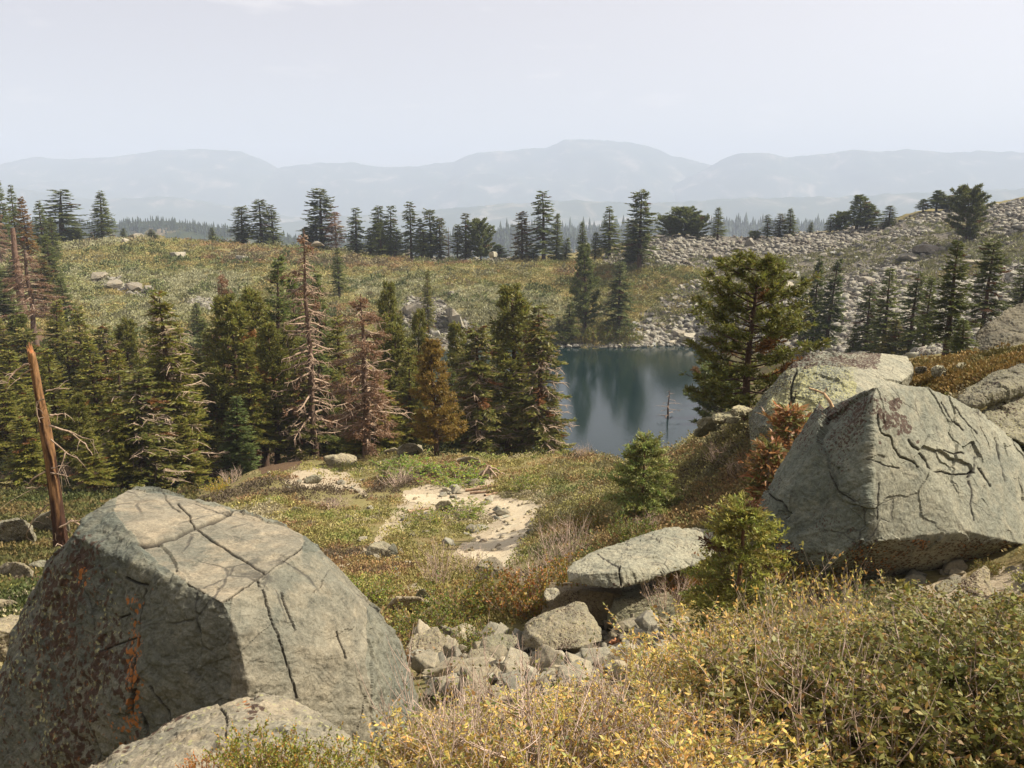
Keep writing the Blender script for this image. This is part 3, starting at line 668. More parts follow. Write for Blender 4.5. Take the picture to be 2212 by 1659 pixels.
o = hero_rock('boulder', LB, .0095, M_ROCK_L, 11, (.022, .5), .006, ((.4, .2, .9), 5.0, .012), CR_L, [([(305, 1178), (345, 1170), (372, 1200), (385, 1235), (352, 1240), (318, 1215)], .018)], st_left, tone=lambda V, N, x, y: np.clip(1 - 1.0 * inpoly(x, y, [(250, 1050), (400, 1075), (660, 1150), (655, 1190), (569, 1247), (480, 1303), (368, 1232), (302, 1173), (246, 1106)]) - .55 * ((x > 500) & (y > 1190)) * (x < 800), 0, 1),  # tone: weathered grey sides, with the near face's shade put into the colour
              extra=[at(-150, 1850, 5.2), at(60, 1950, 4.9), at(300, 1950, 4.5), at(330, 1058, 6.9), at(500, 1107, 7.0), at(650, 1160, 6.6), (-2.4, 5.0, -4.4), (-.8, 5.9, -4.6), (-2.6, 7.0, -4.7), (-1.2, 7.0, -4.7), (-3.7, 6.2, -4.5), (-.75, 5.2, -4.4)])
tag(o, 'huge cracked boulder with a flat tan top and lichen-streaked dark near face', 'boulder')

# ledge in front of it
FL = [(150, 1690, 3.1), (240, 1625, 3.25), (360, 1566, 3.4), (472, 1534, 3.5), (503, 1516, 3.55), (562, 1504, 3.6), (620, 1512, 3.58), (689, 1535, 3.5), (736, 1570, 3.4), (790, 1630, 3.25), (815, 1700, 3.15), (100, 1800, 2.75), (300, 1700, 2.75), (560, 1640, 2.8), (700, 1680, 2.8), (820, 1850, 2.7), (450, 1800, 2.5)]
def st_ledge(V, N, px, py, wx, wy, vis):
    c = np.zeros((len(V), 3)); c[:, 0] = np.clip(1 - near_line(wx, wy, [(180, 1655), (300, 1590), (400, 1555)]) / 22, 0, 1) * .5 + np.clip(1 - np.hypot(wx - 545, wy - 1545) / 55, 0, 1) * .45
    c[:, 2] = .15; c[:, 1] = np.clip(1 - np.hypot(wx - 525, wy - 1530) / 40, 0, 1) * .35; return c
o = hero_rock('rock_ledge', FL, .0085, M_ROCK_L, 23, (.03, .4), .006, None, [([(472, 1534), (488, 1552), (490, 1600)], 4, .03)], [], st_ledge, extra=[(-1.6, 3.4, -3.3), (-.4, 3.5, -3.2), (-1.6, 2.4, -3.1), (-.4, 2.3, -3.0)])
tag(o, 'low rounded rock ledge in front of the big cracked boulder, behind a leafy green shrub', 'rock')

# right boulder
RB = [(1798, 877, 12.7), (1880, 856, 11.6), (1893, 838, 11.6), (1922, 832, 11.9), (1990, 836, 12.2), (2062, 861, 12.5), (2112, 885, 12.7), (2150, 935, 12.7), (2174, 1005, 12.4), (2188, 1070, 12.1), (2210, 1130, 11.9), (2240, 1180, 11.8),
      (1775, 897, 12.9), (1746, 936, 12.9), (1707, 982, 12.8), (1654, 1057, 12.4), (1635, 1096, 12.15), (1631, 1135, 11.9), (1656, 1165, 11.6), (1700, 1190, 11.3), (1733, 1222, 11.15), (1750, 1262, 11.1),
      (1887, 857, 11.35), (1882, 955, 10.98), (1878, 1037, 10.75), (1876, 1103, 10.6), (1855, 1161, 10.5), (1815, 1200, 10.55), (1909, 1168, 10.45), (1981, 1158, 10.6), (2089, 1147, 10.85), (2212, 1176, 11.3)]
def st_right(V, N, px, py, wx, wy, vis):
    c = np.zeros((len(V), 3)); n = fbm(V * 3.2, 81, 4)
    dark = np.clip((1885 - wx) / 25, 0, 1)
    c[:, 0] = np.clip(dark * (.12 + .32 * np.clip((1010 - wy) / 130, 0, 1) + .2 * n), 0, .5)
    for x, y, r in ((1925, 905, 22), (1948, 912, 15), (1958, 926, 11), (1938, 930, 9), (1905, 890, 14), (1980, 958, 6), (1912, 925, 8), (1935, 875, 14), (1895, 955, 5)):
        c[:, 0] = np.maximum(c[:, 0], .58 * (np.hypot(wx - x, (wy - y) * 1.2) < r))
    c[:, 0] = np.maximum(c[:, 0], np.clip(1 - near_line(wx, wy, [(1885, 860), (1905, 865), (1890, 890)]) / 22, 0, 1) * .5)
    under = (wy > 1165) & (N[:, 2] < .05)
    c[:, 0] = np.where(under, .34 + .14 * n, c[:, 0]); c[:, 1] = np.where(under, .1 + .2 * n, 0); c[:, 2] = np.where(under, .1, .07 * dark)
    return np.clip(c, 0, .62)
CR_R = [([(1898, 895), (1895, 920), (1900, 935), (1920, 945), (1930, 965), (1945, 985), (1965, 993), (1985, 1008)], 3.4, .07), ([(1962, 950), (1975, 968), (1995, 980), (2012, 1000), (2022, 1018)], 4.2, .07), ([(2022, 1018), (2060, 1030), (2098, 1020)], 3, .05), ([(2090, 1030), (2098, 1010), (2110, 985)], 5, .05), ([(1880, 995), (1910, 1005), (1940, 1010)], 2, .02), ([(2035, 970), (2060, 975), (2080, 980)], 3, .04), ([(2092, 1040), (2099, 1065), (2096, 1090), (2106, 1128)], 2.4, .025),
        ([(2112, 1010), (2125, 1030), (2138, 1050)], 4, .05), ([(1895, 1045), (1892, 1090), (1893, 1120)], 1.6, .015), ([(2030, 870), (2055, 905), (2080, 930)], 2.6, .03), ([(2060, 880), (2085, 905), (2110, 935)], 2.6, .03), ([(1655, 1062), (1690, 1085), (1703, 1110), (1680, 1135), (1668, 1165)], 3, .05), ([(1790, 1020), (1810, 1060), (1850, 1085)], 3, .03), ([(2150, 950), (2160, 1000), (2172, 1040)], 5, .06)]
o = hero_rock('boulder', RB, .016, M_ROCK_R, 37, (.04, .9), .0055, ((.75, .1, -.65), 6.0, .035), CR_R, [([(1975, 990), (2020, 1018), (2098, 1020), (2085, 995), (2040, 975), (2000, 968)], .05), ([(2080, 960), (2105, 950), (2118, 985), (2095, 985)], .05)], st_right, tone=lambda V, N, x, y: np.clip((1888 - x) / 16, 0, 1) * .8 + .25,  # tone also puts shade into the colour left of the ridge
              extra=[at(1745, 1240, 11.9), at(1900, 1285, 11.9), at(2100, 1275, 12.1), at(2260, 1260, 12.4), at(1720, 1100, 14.2), at(1770, 1200, 14.2), at(1900, 900, 14.8), at(2100, 940, 14.8), at(2300, 1060, 14.5), at(2300, 1250, 14.5), at(2320, 1200, 12.6)])
tag(o, 'massive grey boulder with undercut base, lit striated face and dark lichened edge', 'boulder')

MR = [(1612, 890, 17.4), (1640, 925, 16.4), (1700, 800, 17.4), (1720, 784, 18), (1752, 770, 18.6), (1818, 764, 19), (1870, 763, 19.4), (1913, 764, 19.6), (1962, 769, 19.7), (1975, 800, 18.6), (1940, 832, 17.2), (1865, 858, 16.1), (1790, 895, 15.6), (1740, 935, 15.4), (1745, 800, 17.0), (1830, 800, 17.0), (1850, 830, 16.5), (1695, 900, 15.9)]
def st_mid(V, N, px, py, wx, wy, vis):
    c = np.zeros((len(V), 3)); n = fbm(V * 2.2, 91, 4)
    c[:, 2] = np.clip(.42 + .3 * n, 0, .6) * ((wx < 1850) & (wy > 790)); c[:, 0] = np.clip(.5 + .2 * n, 0, .6) * ((wy < 795) & (wx < 1900)) + .25 * (wx < 1720); return np.clip(c, 0, .6)
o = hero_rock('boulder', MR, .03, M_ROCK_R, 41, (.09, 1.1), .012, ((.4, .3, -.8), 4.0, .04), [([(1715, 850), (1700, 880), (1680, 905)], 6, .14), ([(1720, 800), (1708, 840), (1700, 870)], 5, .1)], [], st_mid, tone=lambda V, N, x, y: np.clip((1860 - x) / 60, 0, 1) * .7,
              extra=[at(1625, 990, 17.4), at(1690, 1010, 16), at(1850, 1010, 16.3), at(1960, 850, 20.6), at(1760, 850, 20.3), at(1650, 930, 19)])
tag(o, 'broad boulder with yellow-green lichen and brown-crusted top behind the massive grey boulder', 'boulder')

SL = [(1226, 1258, 10.3), (1224, 1233, 10.5), (1234, 1219, 10.8), (1268, 1197, 11.2), (1345, 1181, 11.7), (1455, 1164, 12.1), (1510, 1148, 12.5), (1540, 1143, 12.7), (1282, 1268, 10.05), (1331, 1273, 9.95), (1350, 1262, 10.0), (1428, 1242, 10.3), (1500, 1222, 10.7), (1545, 1200, 11.1), (1260, 1240, 10.15), (1340, 1235, 10.05), (1420, 1215, 10.5)]
def st_slab(V, N, px, py, wx, wy, vis):
    c = np.zeros((len(V), 3)); c[:, 0] = np.clip((wy - 1258) / 12, 0, 1) * .5; return c
o = hero_rock('rock_slab', SL, .016, M_ROCK_R, 53, (.03, .7), .006, ((.7, .1, .6), 4.0, .015), [([(1338, 1228), (1342, 1245), (1345, 1265)], 3, .06), ([(1290, 1195), (1320, 1215), (1340, 1232)], 2, .015)], [], st_slab, extra=[(1.1, 11.4, -5.15), (2.4, 12.3, -5.1), (2.2, 10.8, -5.05)])
tag(o, 'long smooth grey slab resting level on darker blocks beside a young fir', 'rock slab')

def small_hero(name, pts, seed, lab, tint=(1, 1, 1), extra=(), rough=(.025, .35), cat='rock', mat=None, vox=.014, group=None):
    o = hero_rock(name, pts, vox, mat or M_STONE, seed, rough, .006, None, (), (), lambda V, N, px, py, wx, wy, vis: np.stack([.18 + .2 * fbm(V * 3, seed + 2, 3), 0 * px, .2 + 0 * px], 1).clip(0, .5), extra=extra)
    o.color = (*tint, 1); tag(o, lab, cat, group); return o
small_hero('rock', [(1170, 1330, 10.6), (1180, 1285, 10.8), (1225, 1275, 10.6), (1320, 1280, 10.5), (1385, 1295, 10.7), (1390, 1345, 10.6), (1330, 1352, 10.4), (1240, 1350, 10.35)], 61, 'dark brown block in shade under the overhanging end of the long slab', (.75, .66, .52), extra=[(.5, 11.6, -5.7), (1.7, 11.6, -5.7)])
small_hero('rock', [(1172, 1288, 10.2), (1178, 1271, 10.3), (1205, 1270, 10.3), (1215, 1280, 10.2), (1195, 1298, 10.1), (1180, 1300, 10.1)], 62, 'small pale stone poking out under the slab end', (1.3, 1.3, 1.28), extra=[at(1190, 1285, 10.7)])
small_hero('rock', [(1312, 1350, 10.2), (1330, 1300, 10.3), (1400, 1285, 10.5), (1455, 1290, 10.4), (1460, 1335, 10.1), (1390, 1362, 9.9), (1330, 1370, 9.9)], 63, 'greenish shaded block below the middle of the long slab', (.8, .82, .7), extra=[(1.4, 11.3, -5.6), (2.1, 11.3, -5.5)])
small_hero('boulder', [(1122, 1395, 9.3), (1135, 1352, 9.5), (1170, 1330, 9.6), (1243, 1299, 9.8), (1262, 1304, 9.75), (1285, 1335, 9.5), (1302, 1362, 9.3), (1300, 1385, 9.15), (1250, 1400, 9.0), (1180, 1405, 9.0), (1150, 1375, 9.2), (1240, 1345, 9.3)], 64, 'knee-high rounded grey boulder at the top of the rubble pile below the slab', (.95, .93, .85), extra=[(.2, 10.2, -5.6), (1.0, 10.3, -5.6)], cat='boulder')
small_hero('rock', [(874, 1405, 8.9), (890, 1375, 9.1), (945, 1352, 9.2), (952, 1370, 9.0), (950, 1420, 8.7), (930, 1436, 8.6), (880, 1425, 8.7)], 65, 'tan wedge-shaped stone at the edge of the rubble pile beside the cracked boulder', (1.05, 1, .9), extra=[(-1.05, 9.4, -5.4), (-.8, 9.4, -5.4)])
small_hero('rock', [(1034, 1400, 8.9), (1045, 1378, 9.0), (1080, 1368, 9.1), (1115, 1372, 9.1), (1122, 1390, 9.0), (1105, 1402, 8.8), (1060, 1408, 8.8)], 66, 'flat grey-green stone lying on top of the middle of the rubble pile', (.78, .8, .72), extra=[at(1080, 1400, 9.2)])
small_hero('rock', [(1000, 1425, 8.6), (1015, 1405, 8.7), (1040, 1398, 8.8), (1075, 1415, 8.7), (1082, 1432, 8.6), (1060, 1448, 8.4), (1010, 1445, 8.4)], 67, 'humped grey stone in the middle of the rubble pile', (.85, .83, .75), extra=[at(1040, 1430, 8.9)])
small_hero('rock', [(1370, 1385, 8.9), (1400, 1360, 9.1), (1425, 1370, 9.0), (1420, 1398, 8.8), (1385, 1402, 8.7)], 68, 'dark angular stone at the end of the rubble pile by the young fir', (.75, .75, .68), extra=[at(1400, 1385, 9.2)])
small_hero('rock', [(1408, 1440, 7.9), (1415, 1400, 8.1), (1440, 1390, 8.2), (1460, 1415, 8.1), (1470, 1460, 7.8), (1430, 1475, 7.7)], 69, 'blue-grey upright stone among yellow willow twigs at the fir foot', (.72, .78, .74), extra=[at(1440, 1440, 8.3)])
small_hero('rock', [(1250, 1452, 8.1), (1265, 1425, 8.3), (1290, 1417, 8.3), (1300, 1440, 8.1), (1280, 1462, 7.9)], 70, 'pale lone stone showing above yellow willow leaves', (1.1, 1.08, 1), extra=[at(1275, 1445, 8.4)])
# rocks by the foot and the back of the right boulder
small_hero('rock', [(2065, 1268, 9.5), (2105, 1235, 9.6), (2128, 1221, 9.7), (2140, 1235, 9.7), (2145, 1285, 9.4), (2120, 1290, 9.3)], 71, 'tan triangular stone standing on end under the grey boulder', (1.05, .98, .86), extra=[at(2110, 1270, 9.9)])
small_hero('rock', [(2020, 1265, 9.9), (2040, 1250, 10), (2070, 1247, 10), (2075, 1262, 9.9), (2050, 1283, 9.7), (2025, 1280, 9.7)], 72, 'greenish stone beside the tan triangular stone', (.75, .75, .64), extra=[at(2045, 1268, 10.2)])
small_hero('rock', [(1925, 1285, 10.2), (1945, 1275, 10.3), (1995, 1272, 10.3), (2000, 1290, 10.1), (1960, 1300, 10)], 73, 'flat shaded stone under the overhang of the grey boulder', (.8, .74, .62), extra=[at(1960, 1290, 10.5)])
small_hero('rock', [(1998, 1295, 9.3), (2020, 1285, 9.4), (2050, 1290, 9.4), (2060, 1310, 9.2), (2030, 1330, 9.0), (2000, 1325, 9.0)], 74, 'blocky sandy stone half sunk in dirt below the grey boulder', (1.0, .92, .8), extra=[at(2030, 1310, 9.6)])
small_hero('rock', [(2140, 1330, 8.8), (2150, 1310, 9), (2180, 1290, 9.2), (2230, 1295, 9.2), (2230, 1330, 8.8)], 75, 'tan flat-topped stone at the picture edge below the grey boulder', (1.05, .98, .86), extra=[at(2190, 1320, 9.3)])
small_hero('rock', [(1930, 1330, 8.7), (1950, 1308, 8.8), (1965, 1303, 8.8), (1985, 1318, 8.7), (1960, 1335, 8.6)], 76, 'small grey-green wedge stone above the olive willow leaves', (.85, .88, .8), extra=[at(1960, 1320, 8.95)])
small_hero('rock', [(2062, 862, 14.2), (2090, 835, 14.8), (2130, 812, 15.2), (2212, 785, 15.6), (2300, 780, 15.6), (2300, 820, 15), (2212, 828, 14.6), (2140, 850, 14.0), (2105, 878, 13.8), (2075, 880, 13.9)], 77, 'dark tilted slab leaning on the back of the massive grey boulder', (.62, .6, .56), extra=[at(2150, 850, 15.5), at(2300, 860, 16)], mat=M_ROCK_R, vox=.025, rough=(.06, .5))
small_hero('boulder', [(2108, 905, 13.9), (2130, 870, 14.3), (2180, 845, 14.6), (2300, 830, 14.8), (2320, 960, 14), (2212, 960, 13.4), (2160, 935, 13.5)], 78, 'grey boulder under the dark tilted slab at the back of the massive boulder', (.8, .78, .72), extra=[at(2150, 940, 15), at(2300, 990, 15)], cat='boulder', mat=M_ROCK_R, vox=.03, rough=(.06, .6))
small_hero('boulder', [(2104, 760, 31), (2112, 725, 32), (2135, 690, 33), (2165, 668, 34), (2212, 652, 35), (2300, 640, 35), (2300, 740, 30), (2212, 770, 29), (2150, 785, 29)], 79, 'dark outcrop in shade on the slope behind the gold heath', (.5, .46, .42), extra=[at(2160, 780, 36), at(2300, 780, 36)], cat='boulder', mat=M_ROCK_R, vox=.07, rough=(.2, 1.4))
for k, (x, y, wd, ht, d, lab, tn) in enumerate([(2080, 797, 46, 24, 19.8, 'tan loaf-shaped stone on the gold heath behind the boulders', (1, .95, .85)), (2030, 806, 42, 24, 19, 'whitish stone beside the tan loaf-shaped stone on the heath', (1.2, 1.2, 1.18)), (1990, 800, 26, 18, 18.8, 'dark grey stone against the lichened boulder end', (.7, .68, .66)), (2170, 775, 34, 15, 21.5, 'low pale stone at the rim of the gold heath', (1.1, 1.05, .98)),
                                                (1955, 843, 40, 12, 16.6, 'thin pale slab behind the crest of the massive boulder', (1.15, 1.08, .95)), (1570, 905, 62, 26, 19.5, 'pale angular slab at the lake edge of the heath', (1.25, 1.2, 1.08)), (1600, 890, 50, 24, 19.0, 'cream flat slab against the foot of the lichened boulder', (1.3, 1.22, 1.08)), (1532, 920, 60, 34, 20.5, 'fractured white slab next to the lake edge pine', (1.25, 1.22, 1.12)), (1515, 935, 36, 20, 20.5, 'lowest pale slab sloping toward the lake', (1.1, 1.08, 1.0))]):
    r = random.Random(k); P = []
    for i in range(13):
        an = i * 2.4; q = r.uniform(.7, 1)
        P.append((x + math.cos(an) * wd * .55 * q, y - ht * .1 + math.sin(an) * ht * .6 * q, d + math.sin(an * 1.7 + k) * wd / FPX * d * .5))
    small_hero('rock', P, 120 + k, lab, tn, vox=.02, rough=(.05, .35), mat=M_ROCK_R)
# pale boulders at the far rim of the knoll, the snag foot, the path
for k, (x, y, wd, ht, lab, tn) in enumerate([(735, 992, 85, 34, 'pale split dome of granite at the knoll rim before the dark trunks', (1.3, 1.26, 1.15)), (885, 970, 66, 36, 'fractured grey granite lump by the yellowing pine', (1.1, 1.08, 1.0)), (850, 975, 44, 18, 'flat pale rock beside the fractured granite lump', (1.25, 1.2, 1.08)), (1012, 995, 58, 26, 'speckled pale rock at the knoll rim under a red-barked trunk', (1.2, 1.15, 1.05)), (770, 985, 40, 12, 'low pale rock joined to the split dome', (1.25, 1.2, 1.1)),
                                             (820, 1185, 62, 48, 'grey split boulder in the middle of the heath by the path', (1.05, 1.05, .98)), (848, 1190, 22, 44, 'dark blue-grey stone against the split boulder by the path', (.6, .64, .64)), (960, 1092, 44, 30, 'white rounded stone at the path bend', (1.35, 1.32, 1.22)), (28, 1150, 110, 80, 'grey boulder in the grass by the broken snag', (.85, .87, .84)), (110, 1130, 90, 66, 'mottled grey boulder behind the broken snag', (.8, .8, .72)), (30, 1235, 90, 60, 'tan flat rock in the grass below the snag', (.95, .9, .8)), (90, 1225, 66, 36, 'grey-green rock at the foot of the broken snag', (.78, .82, .78)),
                                             (1055, 1228, 70, 60, 'brown-grey rock below the path end among bare twigs', (.8, .76, .72)), (675, 1035, 44, 22, 'blue-grey rock on the sandy patch of the knoll', (.95, 1, .98)), (880, 1305, 110, 40, 'flat pale rock half hidden by heath near the cracked boulder', (1.2, 1.12, 1.0)), (912, 1288, 34, 40, 'dark green-grey stone beside the flat pale rock', (.6, .66, .58)), (640, 1100, 26, 14, 'small white stone alone on the heath', (1.3, 1.3, 1.2)), (1130, 1310, 34, 22, 'grey stone under willow twigs above the rubble pile', (.9, .88, .8)), (20, 1370, 150, 110, 'layered tan rock beside the big cracked boulder', (1.0, .94, .84)), (10, 1310, 80, 40, 'flat tan rock upslope of the layered rock', (1.0, .94, .84))]):
    h_, ok = hit([x], [y + ht * .35]); d = float(h_[0, 1]); r = random.Random(50 + k); P = []
    for i in range(14):
        an = i * 2.4; q = r.uniform(.75, 1)
        P.append((x + math.cos(an) * wd * .5 * q, y + ht * .1 + math.sin(an) * ht * .55 * q, d + math.sin(an * 1.7 + k) * wd / FPX * d * .4))
    small_hero('rock', P, 150 + k, lab, tn, vox=max(.015, wd / FPX * d / 45), rough=(.04 * wd / FPX * d, .4 * wd / FPX * d))

# ------------------------------------------------------------------ loose stones
def stone_mesh(seed, n=14, flat=.7, vox=.034):
    r = np.random.default_rng(seed); p = r.normal(size=(n, 3)); p /= np.linalg.norm(p, axis=1, keepdims=True)
    p = np.sign(p) * np.abs(p) ** .7; p *= np.array([.6, .5, .5 * flat]) * r.uniform(.85, 1.1, (n, 1))
    me = remeshed(hull_bm([tuple(q) for q in p]), vox); V, N = arrs(me)
    d = fbm(V * 2.2, seed, 4) * .022 + fbm(V * 9, seed + 1, 3) * .009
    me.vertices.foreach_set('co', np.ascontiguousarray(V + N * d[:, None], np.float32).ravel()); me.update()
    me.polygons.foreach_set('use_smooth', np.ones(len(me.polygons), bool)); set_col(me, np.tile([[.15, .0, .2]], (len(V), 1)))
    me.name = 'stone'; me.materials.append(M_STONE); return me
STONES = [stone_mesh(300 + i, 9 + i % 5, .6 + .08 * (i % 5)) for i in range(10)]
def coarse(seed, n, flat):
    r = np.random.default_rng(seed); p = r.normal(size=(n, 3)); p /= np.linalg.norm(p, axis=1, keepdims=True); p = np.sign(p) * np.abs(p) ** .75 * np.array([.6, .5, .5 * flat])
    bm = hull_bm([tuple(q) for q in p]); me = bpy.data.meshes.new('stone'); bm.to_mesh(me); bm.free(); me.materials.append(M_TALUS); set_col(me, np.tile([[.12, 0, .12]], (len(me.vertices), 1))); return me
TAL = [coarse(400 + i, 13 + i % 5, .6 + .07 * (i % 5)) for i in range(10)]

def put_stone(name, me, P, size, rng, tint, lab, group, cat='stone', sink=.2):
    o = bpy.data.objects.new(name, me); COL.objects.link(o)
    o.location = (P[0], P[1], P[2] + size * (.28 - sink)); o.rotation_euler = (rng.uniform(-.45, .45), rng.uniform(-.45, .45), rng.uniform(0, 6.28))
    o.scale = (size * rng.uniform(.85, 1.2), size * rng.uniform(.8, 1.15), size * rng.uniform(.75, 1.1)); o.color = (*tint, 1)
    return tag(o, lab, cat, group)
def stone_tint(rng):
    g = rng.uniform(.72, 1.2); k = rng.uniform(-.06, .06); return (g * (1 + k), g, g * (1 - k * 1.3))
def tint_word(t): return 'pale' if t[1] > 1.08 else 'grey' if t[1] > .9 else 'dark'
rng = np.random.default_rng(77)
# rubble pile
PILE = [(872, 1395), (960, 1375), (1060, 1372), (1160, 1390), (1310, 1345), (1480, 1345), (1480, 1400), (1420, 1450), (1340, 1495), (1180, 1520), (1000, 1530), (925, 1500), (905, 1450)]
xs = rng.uniform(870, 1490, 1500); ys = rng.uniform(1340, 1530, 1500); k = inpoly(xs, ys, PILE); hp, ok = hit(xs[k], ys[k])
sel, P_ = [], []
for p in hp:
    s_ = float(np.clip(rng.lognormal(-1.55, .42), .1, .45))
    if all((p[0] - q[0]) ** 2 + (p[1] - q[1]) ** 2 > (.42 * (s_ + t_)) ** 2 for q, t_ in sel): sel.append((p, s_))
sel = sel[:142]; sel.sort(key=lambda q: q[0][0] / q[0][1])
for i, (p, s_) in enumerate(sel):
    t_ = tuple(min(1.5, c * 1.18) for c in stone_tint(rng)); p2 = (p[0], p[1], p[2] + .06 * abs(math.sin(i * 1.7)))
    put_stone('stone', STONES[i % 10], p2, s_ * 1.15, rng, t_, f'{tint_word(t_)} angular stone of the rubble pile below the slab, {nth(i)} from the cracked boulder' if i < 99 else f'{tint_word(t_)} stone at the fir end of the rubble pile, {nth(i - 99)} toward the fir', 'stones of the rubble pile', sink=.1)
# stones along the path and on the sandy patches
RIM = [[(930, 1205), (985, 1165), (1040, 1145), (1075, 1125), (1095, 1105)], [(1095, 1105), (1060, 1095), (985, 1075), (960, 1068)], [(1130, 1185), (1150, 1140), (1175, 1110)], [(960, 1062), (1040, 1045)]]
st = []
for line in RIM:
    for i in range(11):
        t_ = rng.uniform(0, len(line) - 1); a_ = int(t_); f = t_ - a_; x = line[a_][0] * (1 - f) + line[min(a_ + 1, len(line) - 1)][0] * f; y = line[a_][1] * (1 - f) + line[min(a_ + 1, len(line) - 1)][1] * f
        st.append((x + rng.normal(0, 5), y + rng.normal(0, 3.5), rng.uniform(.16, .5)))
for (x0, y0, dx, dy, n_) in ((880, 1130, 60, 38, 22), (850, 1165, 45, 20, 7), (770, 1240, 38, 16, 8), (870, 1215, 40, 14, 6), (690, 1035, 55, 16, 12), (770, 1050, 40, 14, 4), (850, 1245, 60, 14, 4)):
    for i in range(n_): st.append((x0 + rng.normal(0, dx), y0 + rng.normal(0, dy), rng.uniform(.1, .34)))
st.sort(); hp, ok = hit([q[0] for q in st], [q[1] for q in st])
for i, (q, p) in enumerate(zip(st, hp)):
    t_ = tuple(min(1.4, c * 1.2) for c in stone_tint(rng)); where = 'sandy knoll patch' if q[0] < 800 and q[1] < 1090 else 'heath bank by the path' if q[0] < 940 else 'footpath rim'
    put_stone('stone', STONES[(i * 3) % 10], p, q[2], rng, t_, f'{tint_word(t_)} stone on the {where}, {nth(i) if i < 99 else nth(i - 99) + " past the bend"} from the left', 'stones along the footpath')
st = sorted((rng.uniform(1890, 2230), rng.uniform(1215, 1335), float(np.clip(rng.lognormal(-1.75, .5), .07, .42))) for _ in range(34))
hp, ok = hit([q[0] for q in st], [q[1] for q in st])
for i, (q, p) in enumerate(zip(st, hp)):
    t_ = tuple(min(1.4, c * 1.1) for c in stone_tint(rng)); put_stone('stone', STONES[(i * 7) % 10], p, q[2], rng, t_, f'{tint_word(t_)} stone on the bare dirt below the massive grey boulder, {nth(i)} from the left', 'stones below the massive boulder')
# fine grit: uncountable
def scatter_stones(name, polys, n_, smin, smax, ymin, ymax, lab, seed, growth=0.0, near=None, avoid=None, mat=None):
    r = np.random.default_rng(seed); V, F, C, n0_ = [], [], [], 0
    for poly in polys:
        q = np.array(poly); m = int(n_ * 1.0)
        xs = r.uniform(q[:, 0].min(), q[:, 0].max(), m * 3); ys = r.uniform(q[:, 1].min(), q[:, 1].max(), m * 3)
        k = inpoly(xs, ys, poly); xs, ys = xs[k][:m], ys[k][:m]
        hp, ok = hit(xs, ys, ymin, ymax); hp = hp[ok]
        if avoid is not None: hp = hp[avoid(hp) < r.random(len(hp))]
        base = [np.array([v.co for v in t.vertices]) for t in TAL]; tri = [np.array([p.vertices for p in t.polygons]) for t in TAL]
        which = r.integers(0, 10, len(hp))
        for b in range(10):
            w_ = np.where(which == b)[0]
            if not len(w_): continue
            s_ = smin + (smax - smin) * r.random(len(w_)) ** 3.6; an = r.uniform(0, 6.28, len(w_)); tl = r.uniform(-.5, .5, len(w_))
            B = base[b][None] * s_[:, None, None]; B = B * r.uniform(.75, 1.25, (len(w_), 1, 3))
            c, s2 = np.cos(tl)[:, None], np.sin(tl)[:, None]; y_, z_ = B[..., 1] * c - B[..., 2] * s2, B[..., 1] * s2 + B[..., 2] * c
            c, s2 = np.cos(an)[:, None], np.sin(an)[:, None]; x2, y2 = B[..., 0] * c - y_ * s2, B[..., 0] * s2 + y_ * c
            W = np.stack([x2, y2, z_ + s_[:, None] * .12], -1) + hp[w_][:, None]
            m_ = base[b].shape[0]; V.append(W.reshape(-1, 3)); F.append((tri[b][None] + (n0_ + np.arange(len(w_)) * m_)[:, None, None]).reshape(-1, 3)); n0_ += len(w_) * m_
            g = r.uniform(0, 1, (len(w_), 1)); C.append(np.repeat(np.concatenate([g * .5, g * 0, r.uniform(0, .36, (len(w_), 1))], 1), m_, 0))
    return tag(obj(name, mesh_np(name, np.concatenate(V), [np.concatenate(F)], np.concatenate(C)), mat or M_TALUS), lab, 'rubble', kind='stuff')
def green_patch(hp): return np.clip((fbm(hp * .045 + 3, 61, 3) - .10) * 4, 0, .97) * (hp[:, 1] > 95)
scatter_stones('rubble', [P_TALUS], 27000, .2, 1.25, 48, 215, 'grey scree covering the far hillside down to the lake', 3, avoid=green_patch)
scatter_stones('rubble', [P_TALUS2, P_TALUS3, [(205, 595), (260, 600), (330, 640), (300, 645), (200, 612)], [(400, 645), (480, 650), (470, 675), (410, 660)]], 500, .25, 1.1, 90, 215, 'loose grey scree patches on the green far slope', 4)
_g = scatter_stones('gravel', P_GRAVEL[:3] + [P_GRAVEL[3]], 1000, .03, .2, 6, 48, 'small pale gravel beside the footpath and on bare patches', 5, mat=M_STONE, avoid=lambda hp: 1 - .6 * inpoly(*proj(hp), P_PATH)); _g.color = (1.6, 1.5, 1.35, 1)
scatter_stones('gravel', [P_GRAVEL[4]], 1600, .03, .12, 6, 48, 'small broken chips between the stones of the rubble pile', 6, mat=M_STONE)
